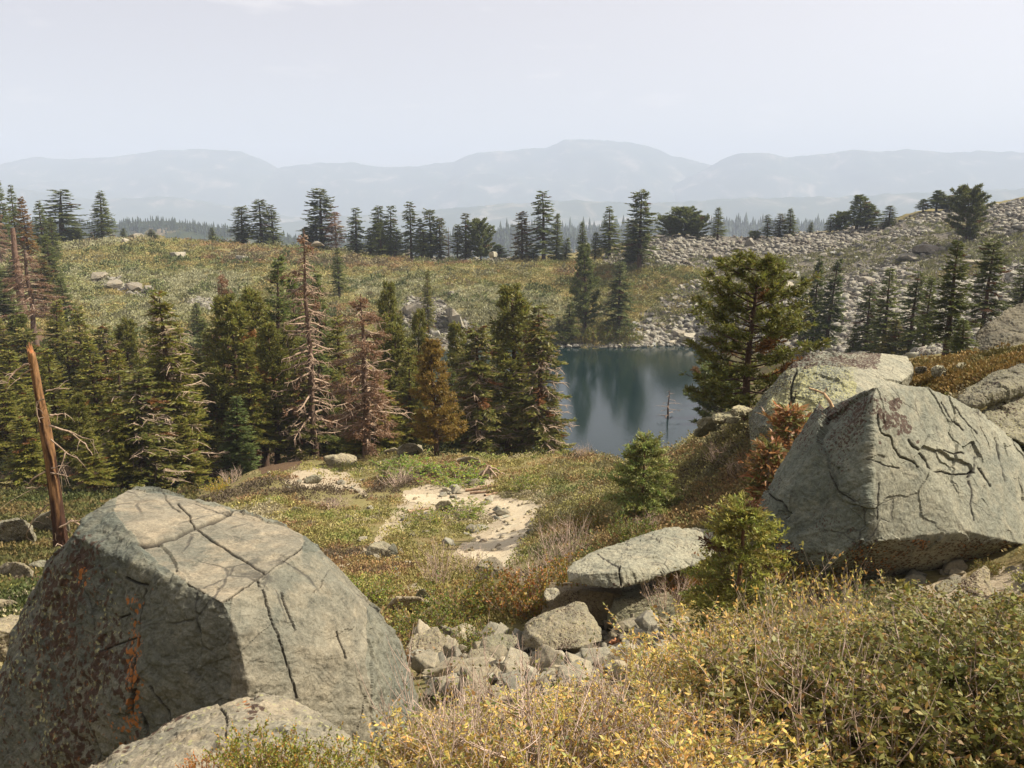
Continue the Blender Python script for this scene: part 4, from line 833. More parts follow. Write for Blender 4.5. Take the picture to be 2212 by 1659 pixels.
# talus blocks one can tell apart
big = [(1490, 735, 34, 26, 'white block at the water line of the scree', (1.25, 1.2, 1.1)), (1448, 745, 26, 16, 'rounded block at the lake edge beside the white block', (1.0, .96, .88)), (1465, 728, 30, 22, 'brown-grey block above the white lakeside block', (.85, .8, .72)), (2000, 548, 50, 26, 'dark block beside the bushy pine on the scree', (.6, .56, .54)), (1955, 565, 40, 18, 'long shaded block on the upper scree', (.62, .6, .56)), (1780, 556, 22, 16, 'boxy grey block high on the scree', (.8, .78, .74)), (1590, 545, 30, 14, 'grey dome block on the scree shoulder', (.72, .68, .64)), (1545, 560, 30, 16, 'dark low block on the scree above the green tongue', (.6, .56, .55)),
       (1620, 530, 24, 20, 'round dark block near the crest of the scree', (.65, .62, .58)), (1690, 630, 44, 28, 'pale cracked block half way down the scree', (1.15, 1.1, 1.0)), (2190, 600, 40, 22, 'large grey block on the scree by the edge fir', (.8, .8, .76)), (2100, 575, 40, 18, 'flat tan block on the scree below the bushy pine', (1.05, 1, .9)), (2205, 500, 40, 16, 'dark slab on the high scree', (.6, .6, .58)), (1870, 610, 30, 16, 'grey block above the lone dark fir pair', (.85, .82, .76)),
       (1570, 608, 16, 14, 'lone white block on the green tongue', (1.3, 1.28, 1.2)), (1065, 555, 24, 20, 'pointed white block on the far crest', (1.3, 1.28, 1.18)), (880, 553, 30, 20, 'dark block on the far crest beside a low shrub', (.6, .56, .52)), (690, 535, 34, 16, 'grey rounded block at the crest under a small pine', (.9, .86, .82)), (295, 518, 40, 12, 'pale flat outcrop on the crest beside the lone spire', (1.15, 1.1, 1.02)), (275, 524, 20, 10, 'small pale outcrop below the crest spire', (1.2, 1.15, 1.05)), (522, 562, 26, 16, 'pale streaked outcrop on the far green slope', (1.1, 1.1, 1.05)),
       (215, 605, 34, 30, 'tall tan block on the left far slope', (.95, .88, .78)), (248, 625, 44, 26, 'split tan block on the left far slope', (.9, .84, .74)), (290, 628, 40, 24, 'brown-grey block beside the split tan block', (.8, .74, .68)), (318, 632, 26, 20, 'small grey block at the end of the left outcrop', (.85, .8, .74)), (895, 680, 50, 44, 'smooth grey face of rock in the small scree', (.95, .9, .84)), (985, 700, 70, 60, 'smooth tan outcrop in the small scree above the lake', (1.0, .95, .86)), (975, 640, 20, 18, 'dark block on top of the small scree', (.62, .6, .56)), (385, 560, 40, 18, 'lichened streak of rock in the yellow far heath', (.95, .92, .86))]
for i, (x, y, wd, ht, lab, t_) in enumerate(big):
    p, ok = hit([x], [y], 40); sz = wd / FPX * p[0, 1]
    o = put_stone('stone_block', TAL[i % 10], p[0], sz, rng, t_, lab, None, 'rock', sink=.08)
    o.scale = (sz, sz * .8, sz * ht / wd * 1.25); o.rotation_euler = (0, 0, rng.uniform(0, 6.28))
zones = [([(1355, 600), (1540, 600), (1520, 750), (1355, 750)], 90, 'grey lakeside scree stone on the slope above the water', 'larger stones of the lakeside scree'), ([(1300, 505), (1760, 505), (1760, 600), (1300, 600)], 60, 'grey block on the scree shoulder under the crest pines', 'larger stones of the scree shoulder'),
         ([(1760, 440), (2230, 420), (2230, 600), (1760, 600)], 70, 'grey block high on the bouldery hillside', 'larger stones of the high scree'), ([(1560, 600), (2230, 600), (2230, 760), (1560, 760)], 60, 'grey block among the dark firs on the scree foot', 'larger stones of the scree foot'), (P_TALUS2, 16, 'grey block in the small scree behind the lake trees', 'larger stones of the small scree')]
for poly, n_, lab, grp in zones:
    q = np.array(poly); xs = rng.uniform(q[:, 0].min(), q[:, 0].max(), n_ * 6); ys = rng.uniform(q[:, 1].min(), q[:, 1].max(), n_ * 6)
    k = inpoly(xs, ys, poly) & (inpoly(xs, ys, P_TALUS) | inpoly(xs, ys, P_TALUS2)); hp, ok = hit(xs[k], ys[k], 40); hp = hp[ok][:n_]
    for i, p in enumerate(hp): put_stone('stone_block', TAL[i % 10], p, rng.uniform(.6, 1.3), rng, stone_tint(rng), lab, grp, 'rock', sink=.1)
# stones along the far water line
xs = rng.uniform(1205, 1520, 60); hp, ok = hit(xs, np.full(60, 749.0), 60)
for i, p in enumerate(hp[np.argsort(hp[:, 0])]): put_stone('stone_block', TAL[i % 10], (p[0], p[1] + rng.uniform(-.4, .8), LZ + .05), rng.uniform(.35, .95), rng, stone_tint(rng), 'small grey stone in the waterline row on the far lake shore', 'waterline stones of the far shore', 'rock', sink=.15)

# ------------------------------------------------------------------ conifers
def fir_mesh(seed, H=10.0, RAD=1.5, first=.05, prof=.85, droop=.25, dens=1.0, rag=.25, tip=.05, nwh=34, thin=1.0, base=(.118, .126, .036), brown=0.03, up=.5, blen=.32, wid=.5, brush=0, nl=.05):
    r = np.random.default_rng(seed); t = MB(); c = MB()
    bend = r.normal(0, .012, 2)
    def axis(z): return np.stack([bend[0] * z * z / H, bend[1] * z * z / H, z], -1)
    zz = np.linspace(-.35, H, 14); P = axis(zz); P[:, :2] += r.normal(0, .012, (14, 2)) * np.linspace(0, 1, 14)[:, None]
    rad = .17 * (1 - (zz + .35) / (H + .36)) ** .85 * (H / 10) + .012; rad[0] *= 1.35
    t.tube(P, rad, 8)
    zb = first * H; lev = zb + (H * .985 - zb) * (np.linspace(0, 1, nwh) ** .92)
    B, D, W, C = [], [], [], []
    gapn = r.normal(0, 1, nwh)
    for k, z in enumerate(lev):
        f = (z - zb) / (H - zb); env = (1 - f) ** prof * min(1.0, (f + .12) / .22) ** .6 + tip
        nb = max(4, int(r.normal(7.6, 1) * dens))
        if gapn[k] > 1.5 and rag > .2: nb = 2
        az0 = r.uniform(0, 6.28)
        for b in range(nb):
            if r.random() < rag * .28: continue
            L_ = RAD * env * r.uniform(1 - rag * 1.5, 1 + rag * .5); L_ = max(L_, .12)
            az = az0 + b * 6.283 / nb + r.normal(0, .22); h = np.array([math.cos(az), math.sin(az), 0.0]); sd = np.array([-h[1], h[0], 0.0])
            el = -.25 + up * 1.2 * f + r.normal(0, .24); z0 = z + r.normal(0, .2) * H / 10
            n = max(3, int(L_ / (.085 if not brush else .075))); tt = (np.arange(n) + .6) / n
            Q = axis(z0)[None] + h[None] * (L_ * tt)[:, None]; Q[:, 2] += L_ * (el * tt - droop * r.uniform(.4, 1.7) * tt ** 2 + .35 * droop * tt ** 4 * 2)
            if L_ > .5: t.tube(np.concatenate([axis(z0)[None], Q[::2]]), np.linspace(.022, .006, len(Q[::2]) + 1) * (H / 10), 3)
            dirn = np.gradient(Q, axis=0) if n > 1 else np.array([h]); dirn /= np.linalg.norm(dirn, axis=1, keepdims=True)
            isb = r.random() < brown
            for side in (-1, 1, 0, 0):
                if side:
                    tl = (blen * .55 + blen * 1.0 * L_ / RAD * (1 - tt) ** .7) * r.uniform(.7, 1.2, n)
                    d = dirn * r.uniform(.35, .9, (n, 1)) + sd * side * r.uniform(.6, 1.0, (n, 1)); 
                else:
                    tl = blen * .75 * r.uniform(.7, 1.25, n); d = dirn * .9 + sd * r.normal(0, .45, (n, 1))
                d[:, 2] += r.normal(-.1 + .22 * (side == 0), .2, n); d /= np.linalg.norm(d, axis=1, keepdims=True)
                keep = (tt > .16) & (r.random(n) < thin) if first else (r.random(n) < thin)
                q = Q[keep]; dd = d[keep] * tl[keep][:, None]
                B.append(q); D.append(dd); W.append(np.full(len(q), .23 * blen * wid) * r.uniform(.7, 1.3, len(q)))
                v = r.uniform(.7, 1.25, (len(q), 1)) * (1 + .25 * (tt[keep][:, None] > .7)); col = np.array(base)[None] * v * (1 + r.normal(0, .08, (len(q), 3)))
                if isb: col = np.array([.12, .06, .03]) * r.uniform(.7, 1.2, (len(q), 1))
                C.append(col)
                if brush and len(q):
                    nb_ = brush; u = np.tile((np.arange(nb_) + .3) / nb_, len(q))[:, None]; qq = np.repeat(q, nb_, 0) + np.repeat(dd, nb_, 0) * u; dn = np.repeat(dd / np.linalg.norm(dd, axis=1, keepdims=True), nb_, 0) * .75 + r.normal(0, .55, (len(qq), 3)) + np.array([0, 0, .22]); dn /= np.linalg.norm(dn, axis=1, keepdims=True)
                    B[-1] = qq; D[-1] = dn * nl * r.uniform(.7, 1.3, (len(qq), 1)); W[-1] = np.full(len(qq), nl * .17); C[-1] = np.repeat(col, nb_, 0) * r.uniform(.75, 1.3, (len(qq), 1)) * (.85 + .4 * u)
                    t.tube(np.stack([q[0], q[0] + dd[0]]), [.004, .002], 3); continue
                q2 = q + dd * r.uniform(.35, .6, (len(q), 1)); d2 = dd * .62 + r.normal(0, .05, dd.shape); B.append(q2); D.append(d2); W.append(np.full(len(q), .19 * blen * wid)); C.append(col * r.uniform(.85, 1.25, (len(q), 1)))
    c.blades(np.concatenate(B), np.concatenate(D), np.concatenate(W), np.clip(np.concatenate(C), .005, 1), rng=r)
    return t.mesh('trunk', True), c.mesh('crown')

def pine_mesh(seed, H=10.0, RAD=2.0, first=.18, nbr=60, prof='round', base=(.112, .122, .036), lean=0.0, tuft=.26, per=11, brown=.04, updown=.45):
    r = np.random.default_rng(seed); t = MB(); c = MB()
    ph = r.uniform(0, 6.28)
    def axis(z):
        z = np.asarray(z, float); return np.stack([lean * z + .12 * np.sin(z * .6 + ph), .12 * np.cos(z * .5 + ph), z], -1)
    zz = np.linspace(-.35, H * .97, 16); rad = .2 * (1 - (zz + .35) / (H * .985 + .35)) ** .8 * (H / 10) + .015; rad[0] *= 1.3
    t.tube(axis(zz), rad, 8)
    B, D, W, C = [], [], [], []
    for k in range(nbr):
        f = (k + r.uniform(0, 1)) / nbr; z = H * (first + (.98 - first) * f)
        if prof == 'round': env = math.sin(math.pi * min(1, .18 + .80 * f)) ** .7
        elif prof == 'dome': env = (1 - f ** 3) ** .5 * (.55 + .45 * min(1, f * 2.5))
        else: env = (1 - f) ** .75 * min(1, (f + .1) / .2) + .06
        L_ = RAD * env * r.uniform(.55, 1.15) + .15
        az = k * 2.4 + r.normal(0, .4); h = np.array([math.cos(az), math.sin(az), 0.0]); sd = np.array([-h[1], h[0], 0])
        el = -.1 + updown * f + r.normal(0, .15); tt = np.linspace(0, 1, 6); cv = r.normal(0, .15)
        Q = axis(z)[None] + h[None] * (L_ * tt)[:, None] + sd[None] * (cv * L_ * tt ** 2)[:, None]; Q[:, 2] += L_ * (el * tt + .28 * tt ** 2.5)
        t.tube(Q, np.linspace(.045, .01, 6) * (H / 10) * min(1.3, L_), 4)
        tips = [Q[-1]]; isb = r.random() < brown
        for s in range(int(3 + L_ * 4.2)):
            u = r.uniform(.3, 1); i = int(u * 4.99); p0 = Q[i] + (Q[i + 1] - Q[i]) * (u * 5 - i); d = h * r.uniform(.2, .9) + sd * r.choice([-1, 1]) * r.uniform(.3, 1) + np.array([0, 0, r.uniform(-.1, .7)]); d /= np.linalg.norm(d)
            p1 = p0 + d * r.uniform(.15, .5) * min(1, L_) ; t.tube(np.stack([p0, p1]), [.012, .006], 3); tips.append(p1); tips.append((p0 + p1) / 2)
        tips = np.array(tips); m = len(tips) * per
        b = np.repeat(tips, per, 0) + r.normal(0, .06, (m, 3)); d = r.normal(0, 1, (m, 3)) + h * .45 + np.array([0, 0, .5]); d /= np.linalg.norm(d, axis=1, keepdims=True)
        B.append(b); D.append(d * tuft * r.uniform(.6, 1.2, (m, 1))); W.append(np.full(m, tuft * .12) * r.uniform(.8, 1.4, m))
        v = np.repeat(r.uniform(.7, 1.25, (len(tips), 1)), per, 0) * r.uniform(.8, 1.2, (m, 1)); col = np.array(base)[None] * v * (1 + r.normal(0, .07, (m, 3)))
        if isb: col = np.array([.14, .075, .03]) * v
        C.append(col)
    c.blades(np.concatenate(B), np.concatenate(D), np.concatenate(W), np.clip(np.concatenate(C), .005, 1), rng=r)
    return t.mesh('trunk', True), c.mesh('crown')

def dead_mesh(seed, H=10.0, RAD=1.3, first=.12, nbr=70, droop=.5, brown=.25, broken=False, lean=0.0, thick=.17):
    """trunk, bare branches, leftover brown needles"""
    r = np.random.default_rng(seed); t = MB(); c = MB(); nd = MB()
    def axis(z): z = np.asarray(z, float); return np.stack([lean * (1 - z / H) * H * -1 + .04 * np.sin(z), .04 * np.cos(z * 1.3), z], -1)
    zz = np.linspace(-.35, H, 18); rad = thick * (1 - (zz + .35) / (H * (1.6 if broken else 1.02) + .35)) ** .8 * (H / 10) + .012; t.tube(axis(zz), rad, 8)
    B, D, W, C = [], [], [], []
    for k in range(nbr):
        f = (k + r.uniform(0, 1)) / nbr; z = H * (first + (.98 - first) * f); L_ = RAD * ((1 - f) ** .6 * min(1, (f + .25) / .4) + .08) * r.uniform(.35, 1.15)
        az = k * 2.4 + r.normal(0, .5); h = np.array([math.cos(az), math.sin(az), 0.0]); sd = np.array([-h[1], h[0], 0]); tt = np.linspace(0, 1, 7); cv = r.normal(0, .22)
        Q = axis(z)[None] + h[None] * (L_ * tt)[:, None] + sd[None] * (cv * L_ * tt ** 2)[:, None]; Q[:, 2] += L_ * (r.normal(.12, .2) * tt - droop * tt ** 2 + droop * .55 * tt ** 4) + r.normal(0, .025, 7) * tt
        c.tube(Q, np.linspace(.05, .012, 7) * (H / 10) * (.6 + .5 * L_), 4)
        ends = []
        for s in range(int(2 + L_ * 7)):
            u = r.uniform(.25, 1); i = int(u * 5.99); p0 = Q[i] + (Q[i + 1] - Q[i]) * (u * 6 - i); d = h * r.uniform(.3, 1) + sd * r.choice([-1, 1]) * r.uniform(.3, 1) + np.array([0, 0, r.uniform(-.9, .25)]); d /= np.linalg.norm(d)
            l_ = r.uniform(.12, .42) * min(1, L_ + .2); p1 = p0 + d * l_ * .6; p2 = p1 + (d + np.array([0, 0, -.5])) * l_ * .5; c.tube(np.stack([p0, p1, p2]), [.018, .014, .008], 3); ends += [p1, p2]
        if r.random() < brown and ends:
            e = np.repeat(np.array(ends), 12, 0); m = len(e); d = r.normal(0, 1, (m, 3)) + h * .5 + np.array([0, 0, -.2]); d /= np.linalg.norm(d, axis=1, keepdims=True)
            B.append(e + r.normal(0, .06, (m, 3))); D.append(d * r.uniform(.1, .2, (m, 1))); W.append(np.full(m, .022)); C.append(np.array([.24, .14, .08]) * r.uniform(.6, 1.3, (m, 1)))
    nm = None
    if B: nd.blades(np.concatenate(B), np.concatenate(D), np.concatenate(W), np.concatenate(C), rng=r); nm = nd.mesh('needles')
    return t.mesh('trunk', True), c.mesh('branches', True), nm

PROTO = {}
def reg(key, kind, a, b, n=None, RAD=1.5, trunkmat=None):
    a.materials.append(trunkmat or (M_DEAD if kind == 'dead' else M_BARK))
    if b is not None: b.materials.append(M_NEEDLE if kind != 'dead' else M_DEAD)
    if n is not None: n.materials.append(M_NEEDLE)
    PROTO[key] = (kind, a, b, n, RAD)
for i in range(5): reg(f'fir{i}', 'fir', *fir_mesh(10 + i, RAD=1.45, first=.05 + .035 * i, rag=.18 + .05 * i, droop=.22 + .05 * (i % 3), prof=.8 + .06 * (i % 2)), RAD=1.45)
for i in range(3): reg(f'old{i}', 'fir', *fir_mesh(30 + i, RAD=1.3, first=.10, rag=.42, dens=.8, nwh=34, droop=.42, wid=.68, prof=.55, tip=.16, base=(.10, .108, .04), brown=.08, up=.3), RAD=1.3)
for i in range(2): reg(f'tall{i}', 'fir', *fir_mesh(40 + i, RAD=1.1, first=.2, rag=.42, dens=.95, nwh=30, droop=.3, wid=.68, prof=.4, tip=.2, base=(.10, .105, .04), brown=.05), RAD=1.1)
for i in range(3): reg(f'pine{i}', 'pine', *pine_mesh(50 + i, RAD=1.75, first=.14, nbr=90, prof='cone', per=13), RAD=1.75)
for i in range(2): reg(f'round{i}', 'pine', *pine_mesh(60 + i, RAD=3.4, first=.10, nbr=80, prof='dome', per=12, tuft=.5, updown=.8), RAD=3.4)
reg('yellow', 'pine', *pine_mesh(70, RAD=1.9, first=.12, nbr=110, prof='cone', base=(.23, .155, .035), per=13, brown=.0), RAD=1.9)
reg('big', 'pine', *pine_mesh(75, RAD=3.1, first=.08, nbr=84, prof='round', base=(.105, .12, .038), per=12, tuft=.3, brown=.02, updown=.55), RAD=3.1)
for i in range(2): reg(f'dead{i}', 'dead', *dead_mesh(80 + i, RAD=1.6, nbr=120, brown=.12 + .4 * i), RAD=1.45)
reg('deadgrey', 'dead', *dead_mesh(84, RAD=1.4, nbr=110, brown=.6, first=.05, thick=.12), RAD=1.4)
reg('snaglet', 'dead', *dead_mesh(86, RAD=1.3, nbr=26, brown=0, thick=.12), RAD=1.3)
reg('rusty', 'dead', *dead_mesh(88, RAD=2.2, nbr=50, brown=.75, first=.3, thick=.2, broken=True), RAD=2.2)
reg('snagtop', 'dead', *dead_mesh(90, RAD=1.0, nbr=64, brown=.1, first=.3, thick=.4, broken=True), RAD=1.0)

def tree(px, top, d, wpx, key, lab, tint=(1, 1, 1), cat=None, base=None, group=None, gnd=True):
    kind, a, b, n, RAD = PROTO[key]
    if base is not None:
        h_, ok = hit([px], [base]); p = h_[0]; x, y, z = p; d = float(y)
    else:
        aa, _ = ray(px, 830); x, y = float(aa) * d, d; z = float(gz(x, y))
    aa, ss = ray(px, top); ht = float(ss) * y - z
    if ht < .5: ht = .5
    sx = (wpx / FPX * y) / (2 * RAD) * WF
    nm = {'fir': 'fir_tree', 'pine': 'pine_tree', 'dead': 'dead_tree'}[kind]
    o = empty(nm, (x, y, z), TR.uniform(0, 6.28)); o.scale = (sx, sx, ht / 10.0)
    tag(o, lab, cat or {'fir': 'fir tree', 'pine': 'pine tree', 'dead': 'dead tree'}[kind], group)
    t_ = obj('trunk', a, None, o); t_.scale = (1, 1, 1)
    c_ = obj('crown' if kind != 'dead' else 'bare_branches', b, None, o); c_.color = (*tint, 1)
    if kind == 'dead': t_.color = (.42 * tint[0], .38 * tint[1], .38 * tint[2], 1); c_.color = (*tint, 1)
    if n is not None: obj('brown_needles', n, None, o)
    if any(q in lab for q in ('bleached top', 'dead twigs', 'curved limb', 'bleached leader', 'rusty trunk', 'grey twigs', 'drooping arms')):
        e = obj('dead_branches', PROTO['deadgrey'][2], None, o); e.color = (1.0, .95, .88, 1); e.scale = (1.12, 1.12, .97); e.rotation_euler = (0, 0, TR.uniform(0, 6))
    return o
TR = random.Random(5); WF = 1.12
DK = (1.15, 1.22, 1.15); BL = (.95, 1.12, 1.2); OL = (1.5, 1.34, .92); YG = (1.5, 1.3, .75); BR = (1.5, 1.0, .75); GY = (1.2, 1.1, 1.05)
# --- along the far crest, from left to right
CREST = [(3, 412, 150, 60, 'fir0', 'tall fir at the very left edge of the crest grove', DK), (24, 384, 152, 62, 'fir3', 'highest ragged fir of the left crest grove', DK), (47, 386, 156, 56, 'fir1', 'second highest fir of the left crest grove', DK), (76, 404, 160, 44, 'fir2', 'thin-topped fir behind the red-brown fir', DK),
         (98, 428, 146, 48, 'fir4', 'red-brown dying fir on the side of the left crest grove', (1.7, .92, .75)), (38, 430, 142, 40, 'deadgrey', 'grey bleached dying fir inside the left crest grove', (1.1, 1, .95)), (130, 437, 165, 48, 'fir2', 'slender fir between the grove and the broad crest fir', DK), (150, 470, 155, 40, 'fir0', 'shorter green fir in front of the broad crest fir', DK),
         (172, 411, 186, 92, 'old0', 'broad layered fir on the crest with bare lower trunk', DK), (197, 495, 184, 36, 'round0', 'low rounded bush pine at the foot of the broad crest fir', DK), (257, 415, 190, 58, 'fir1', 'lone symmetrical spire fir on the crest by pale outcrop', DK), (298, 493, 190, 22, 'fir3', 'little cone fir on the crest past the lone spire', DK), (358, 496, 190, 34, 'fir2', 'small dark fir on the open crest heath', DK), (320, 512, 192, 8, 'fir0', 'tiny fir tip on the open crest', DK), (484, 492, 190, 26, 'fir4', 'small isolated fir right before the crest thickens', DK),
         (546, 447, 188, 42, 'tall0', 'crooked snag-topped fir with sparse arms on the crest', DK), (545, 505, 187, 30, 'round1', 'bushy little pine under the crooked snag-topped fir', DK), (586, 430, 187, 56, 'old1', 'dense ragged fir of the pair beside the crooked fir', DK), (610, 443, 188, 40, 'old2', 'thinner fir of the ragged pair on the crest', DK), (682, 490, 183, 36, 'pine0', 'short pine on the crest before the tall crooked-topped fir', DK), (710, 410, 184, 62, 'tall1', 'tallest crest fir with flat crooked top and thick foot', DK), (700, 470, 184, 60, 'fir0', 'dark bushy fir at the foot of the tallest crest fir', DK), (740, 456, 182, 50, 'deadgrey', 'grey bleached fir next to the tallest crest fir', GY),
         (782, 450, 181, 44, 'old0', 'airy layered fir standing alone on the middle crest', DK), (812, 492, 181, 28, 'old2', 'small pale sparse fir in front of the twin firs', GY), (830, 444, 180, 46, 'old1', 'first of the twin firs on the middle crest', DK), (853, 446, 180, 44, 'old0', 'second of the twin firs on the middle crest', DK), (832, 482, 178, 46, 'pine1', 'dense dark green pine under the twin firs', DK), (862, 500, 178, 46, 'fir3', 'spreading low fir beside the twin firs', DK),
         (896, 437, 178, 44, 'old2', 'leader of the crest row, narrow fir with tufted tip', DK), (915, 472, 178, 36, 'fir4', 'shorter fir behind the tufted-tip fir', DK), (938, 454, 177, 40, 'tall0', 'mid-row fir with dense head', DK), (956, 470, 177, 40, 'old1', 'greyish fir beside the dense-headed fir', GY), (974, 490, 176, 22, 'snaglet', 'thin bare pole tree in the crest row', GY), (992, 486, 176, 24, 'tall1', 'thin sparse fir near the end of the crest row', DK), (1010, 462, 175, 44, 'old0', 'open-branched fir towering over the crest rocks', GY), (1040, 481, 174, 54, 'round1', 'rounded bushy fir ending the crest row above the rocks', DK), (922, 500, 176, 44, 'fir1', 'low dark fir filling the crest row', DK), (1078, 528, 173, 40, 'pine0', 'short blue-green pine right of the crest rocks', BL),
         (1127, 456, 171, 46, 'old1', 'brown-tinged fir left of the twin-bodied giant fir', (1.3, .95, .85)), (1151, 535, 171, 30, 'fir2', 'small fir squeezed beside the giant crest fir', DK), (1172, 414, 170, 66, 'old2', 'giant crest fir with spreading arms above the lake', DK), (1199, 462, 170, 34, 'fir0', 'narrow fir leaning on the giant crest fir', DK), (1218, 514, 170, 30, 'fir3', 'small cone fir right of the giant crest fir', DK),
         (1253, 480, 169, 32, 'fir1', 'slim fir behind the lakeside fir top', DK), (1279, 502, 168, 40, 'fir4', 'squat fir between slim fir and broad pyramid fir', DK), (1309, 449, 168, 60, 'fir2', 'broad pyramid fir on the crest at the scree edge', DK), (1372, 415, 152, 62, 'tall0', 'tall bare-topped lodgepole standing on the lower scree', DK), (1358, 482, 156, 62, 'old1', 'dark bushy fir behind the tall lodgepole', DK), (1405, 508, 172, 22, 'fir3', 'little fir on the crest behind the tall lodgepole', DK),
         (1432, 468, 173, 56, 'round0', 'left lobe of the rounded pines on the scree top', DK), (1463, 453, 173, 74, 'round1', 'tallest of the rounded pines on the scree top', DK), (1492, 468, 173, 48, 'round0', 'right lobe of the rounded pines on the scree top', DK), (1533, 449, 172, 40, 'fir4', 'wind-swept lone fir beside the rounded pines', DK), (1610, 500, 173, 28, 'round1', 'low dome bush pine on the scree crest', DK), (1636, 464, 173, 28, 'old2', 'thin spire of the pair on the scree crest', DK), (1660, 462, 172, 36, 'old0', 'wider grey fir of the pair on the scree crest', GY), (1682, 451, 170, 38, 'fir1', 'solid dark spire on the scree crest', DK), (1724, 480, 169, 20, 'fir3', 'tiny dark fir on the scree crest', DK), (1766, 463, 168, 28, 'fir2', 'slim fir left of the feathery pine', DK), (1788, 461, 167, 40, 'round1', 'soft rounded fir left of the feathery pine', DK),
         (1822, 421, 164, 56, 'pine2', 'feathery pine with pointed top on the scree crest', DK), (1842, 440, 162, 56, 'pine0', 'feathery leaning pine joined to the pointed pine', DK), (1886, 444, 158, 34, 'old1', 'compact dark fir on the rising scree', DK), (1884, 476, 157, 40, 'fir0', 'skirt of dark fir below the compact fir', DK), (1953, 430, 160, 26, 'pine1', 'small pale pine on the high scree skyline', DK), (1982, 411, 159, 40, 'pine2', 'pointed pine of the skyline clump', DK), (2010, 424, 158, 66, 'round0', 'rounded pine of the skyline clump', DK)]
for q in CREST: tree(*q[:5], q[5], q[6])
tree(2084, 412, 0, 76, 'round1', 'large bushy pine with dark trunk standing on the high scree', (.95, .95, .9), base=522)
# --- far shore and far slope
for q in [(1262, 528, 0, 60, 'pine1', 'dark feathery fir at the far waterline, left of two', DK, 724), (1336, 568, 0, 64, 'old0', 'layered fir at the far waterline, right of two', DK, 726), (1228, 655, 0, 50, 'fir2', 'young fir in shade at the far waterline', DK, 738), (925, 586, 0, 34, 'fir1', 'slim spire pine in the small scree', OL, 715), (733, 536, 0, 44, 'fir3', 'dark blue-green fir alone on the far slope', DK, 640), (428, 655, 0, 42, 'fir0', 'small dark fir beside the left scree patch', DK, 730), (645, 640, 0, 36, 'fir4', 'small fir on the far slope behind the dead trees', DK, 720), (1210, 690, 0, 40, 'fir3', 'low fir at the lake corner', DK, 740)]:
    tree(*q[:5], q[5], q[6], base=q[7])
# --- dark firs at the scree foot, right of the lake
for q in [(1752, 558, 0, 58, 'fir1', 'dark narrow fir of the pair at the scree foot', (.6, .7, .62), 758), (1784, 560, 0, 72, 'fir3', 'dark thick fir of the pair at the scree foot', (.6, .7, .62), 757), (1726, 596, 0, 46, 'fir4', 'lighter fir left of the dark pair', (.8, .85, .7), 752), (1840, 700, 0, 32, 'fir2', 'short fir just behind the brown-crusted boulder', DK, 771), (1868, 612, 0, 56, 'old1', 'thin grey-green fir in the scree foot stand', DK, 766), (1906, 580, 0, 76, 'fir0', 'open fir in the middle of the scree foot stand', DK, 770), (1962, 588, 0, 66, 'old2', 'fir with long level arms beside the tallest stand fir', DK, 770), (1992, 600, 0, 60, 'fir4', 'fir tucked against the tallest of the stand', DK, 768), (2042, 522, 0, 104, 'fir3', 'tallest full fir of the scree foot stand', (.7, .74, .62), 768), (2118, 520, 0, 66, 'tall1', 'sparse see-through fir before the dark outcrop', DK, 742), (2200, 556, 0, 70, 'fir2', 'dark fir at the picture edge above the outcrop', DK, 705), (1930, 690, 0, 70, 'fir1', 'low brown-green fir in the scree foot stand', (1.1, .9, .7), 772), (2075, 690, 0, 64, 'fir0', 'low fir at the foot of the tallest stand fir', DK, 772)]:
    tree(*q[:5], q[5], q[6], base=q[7])
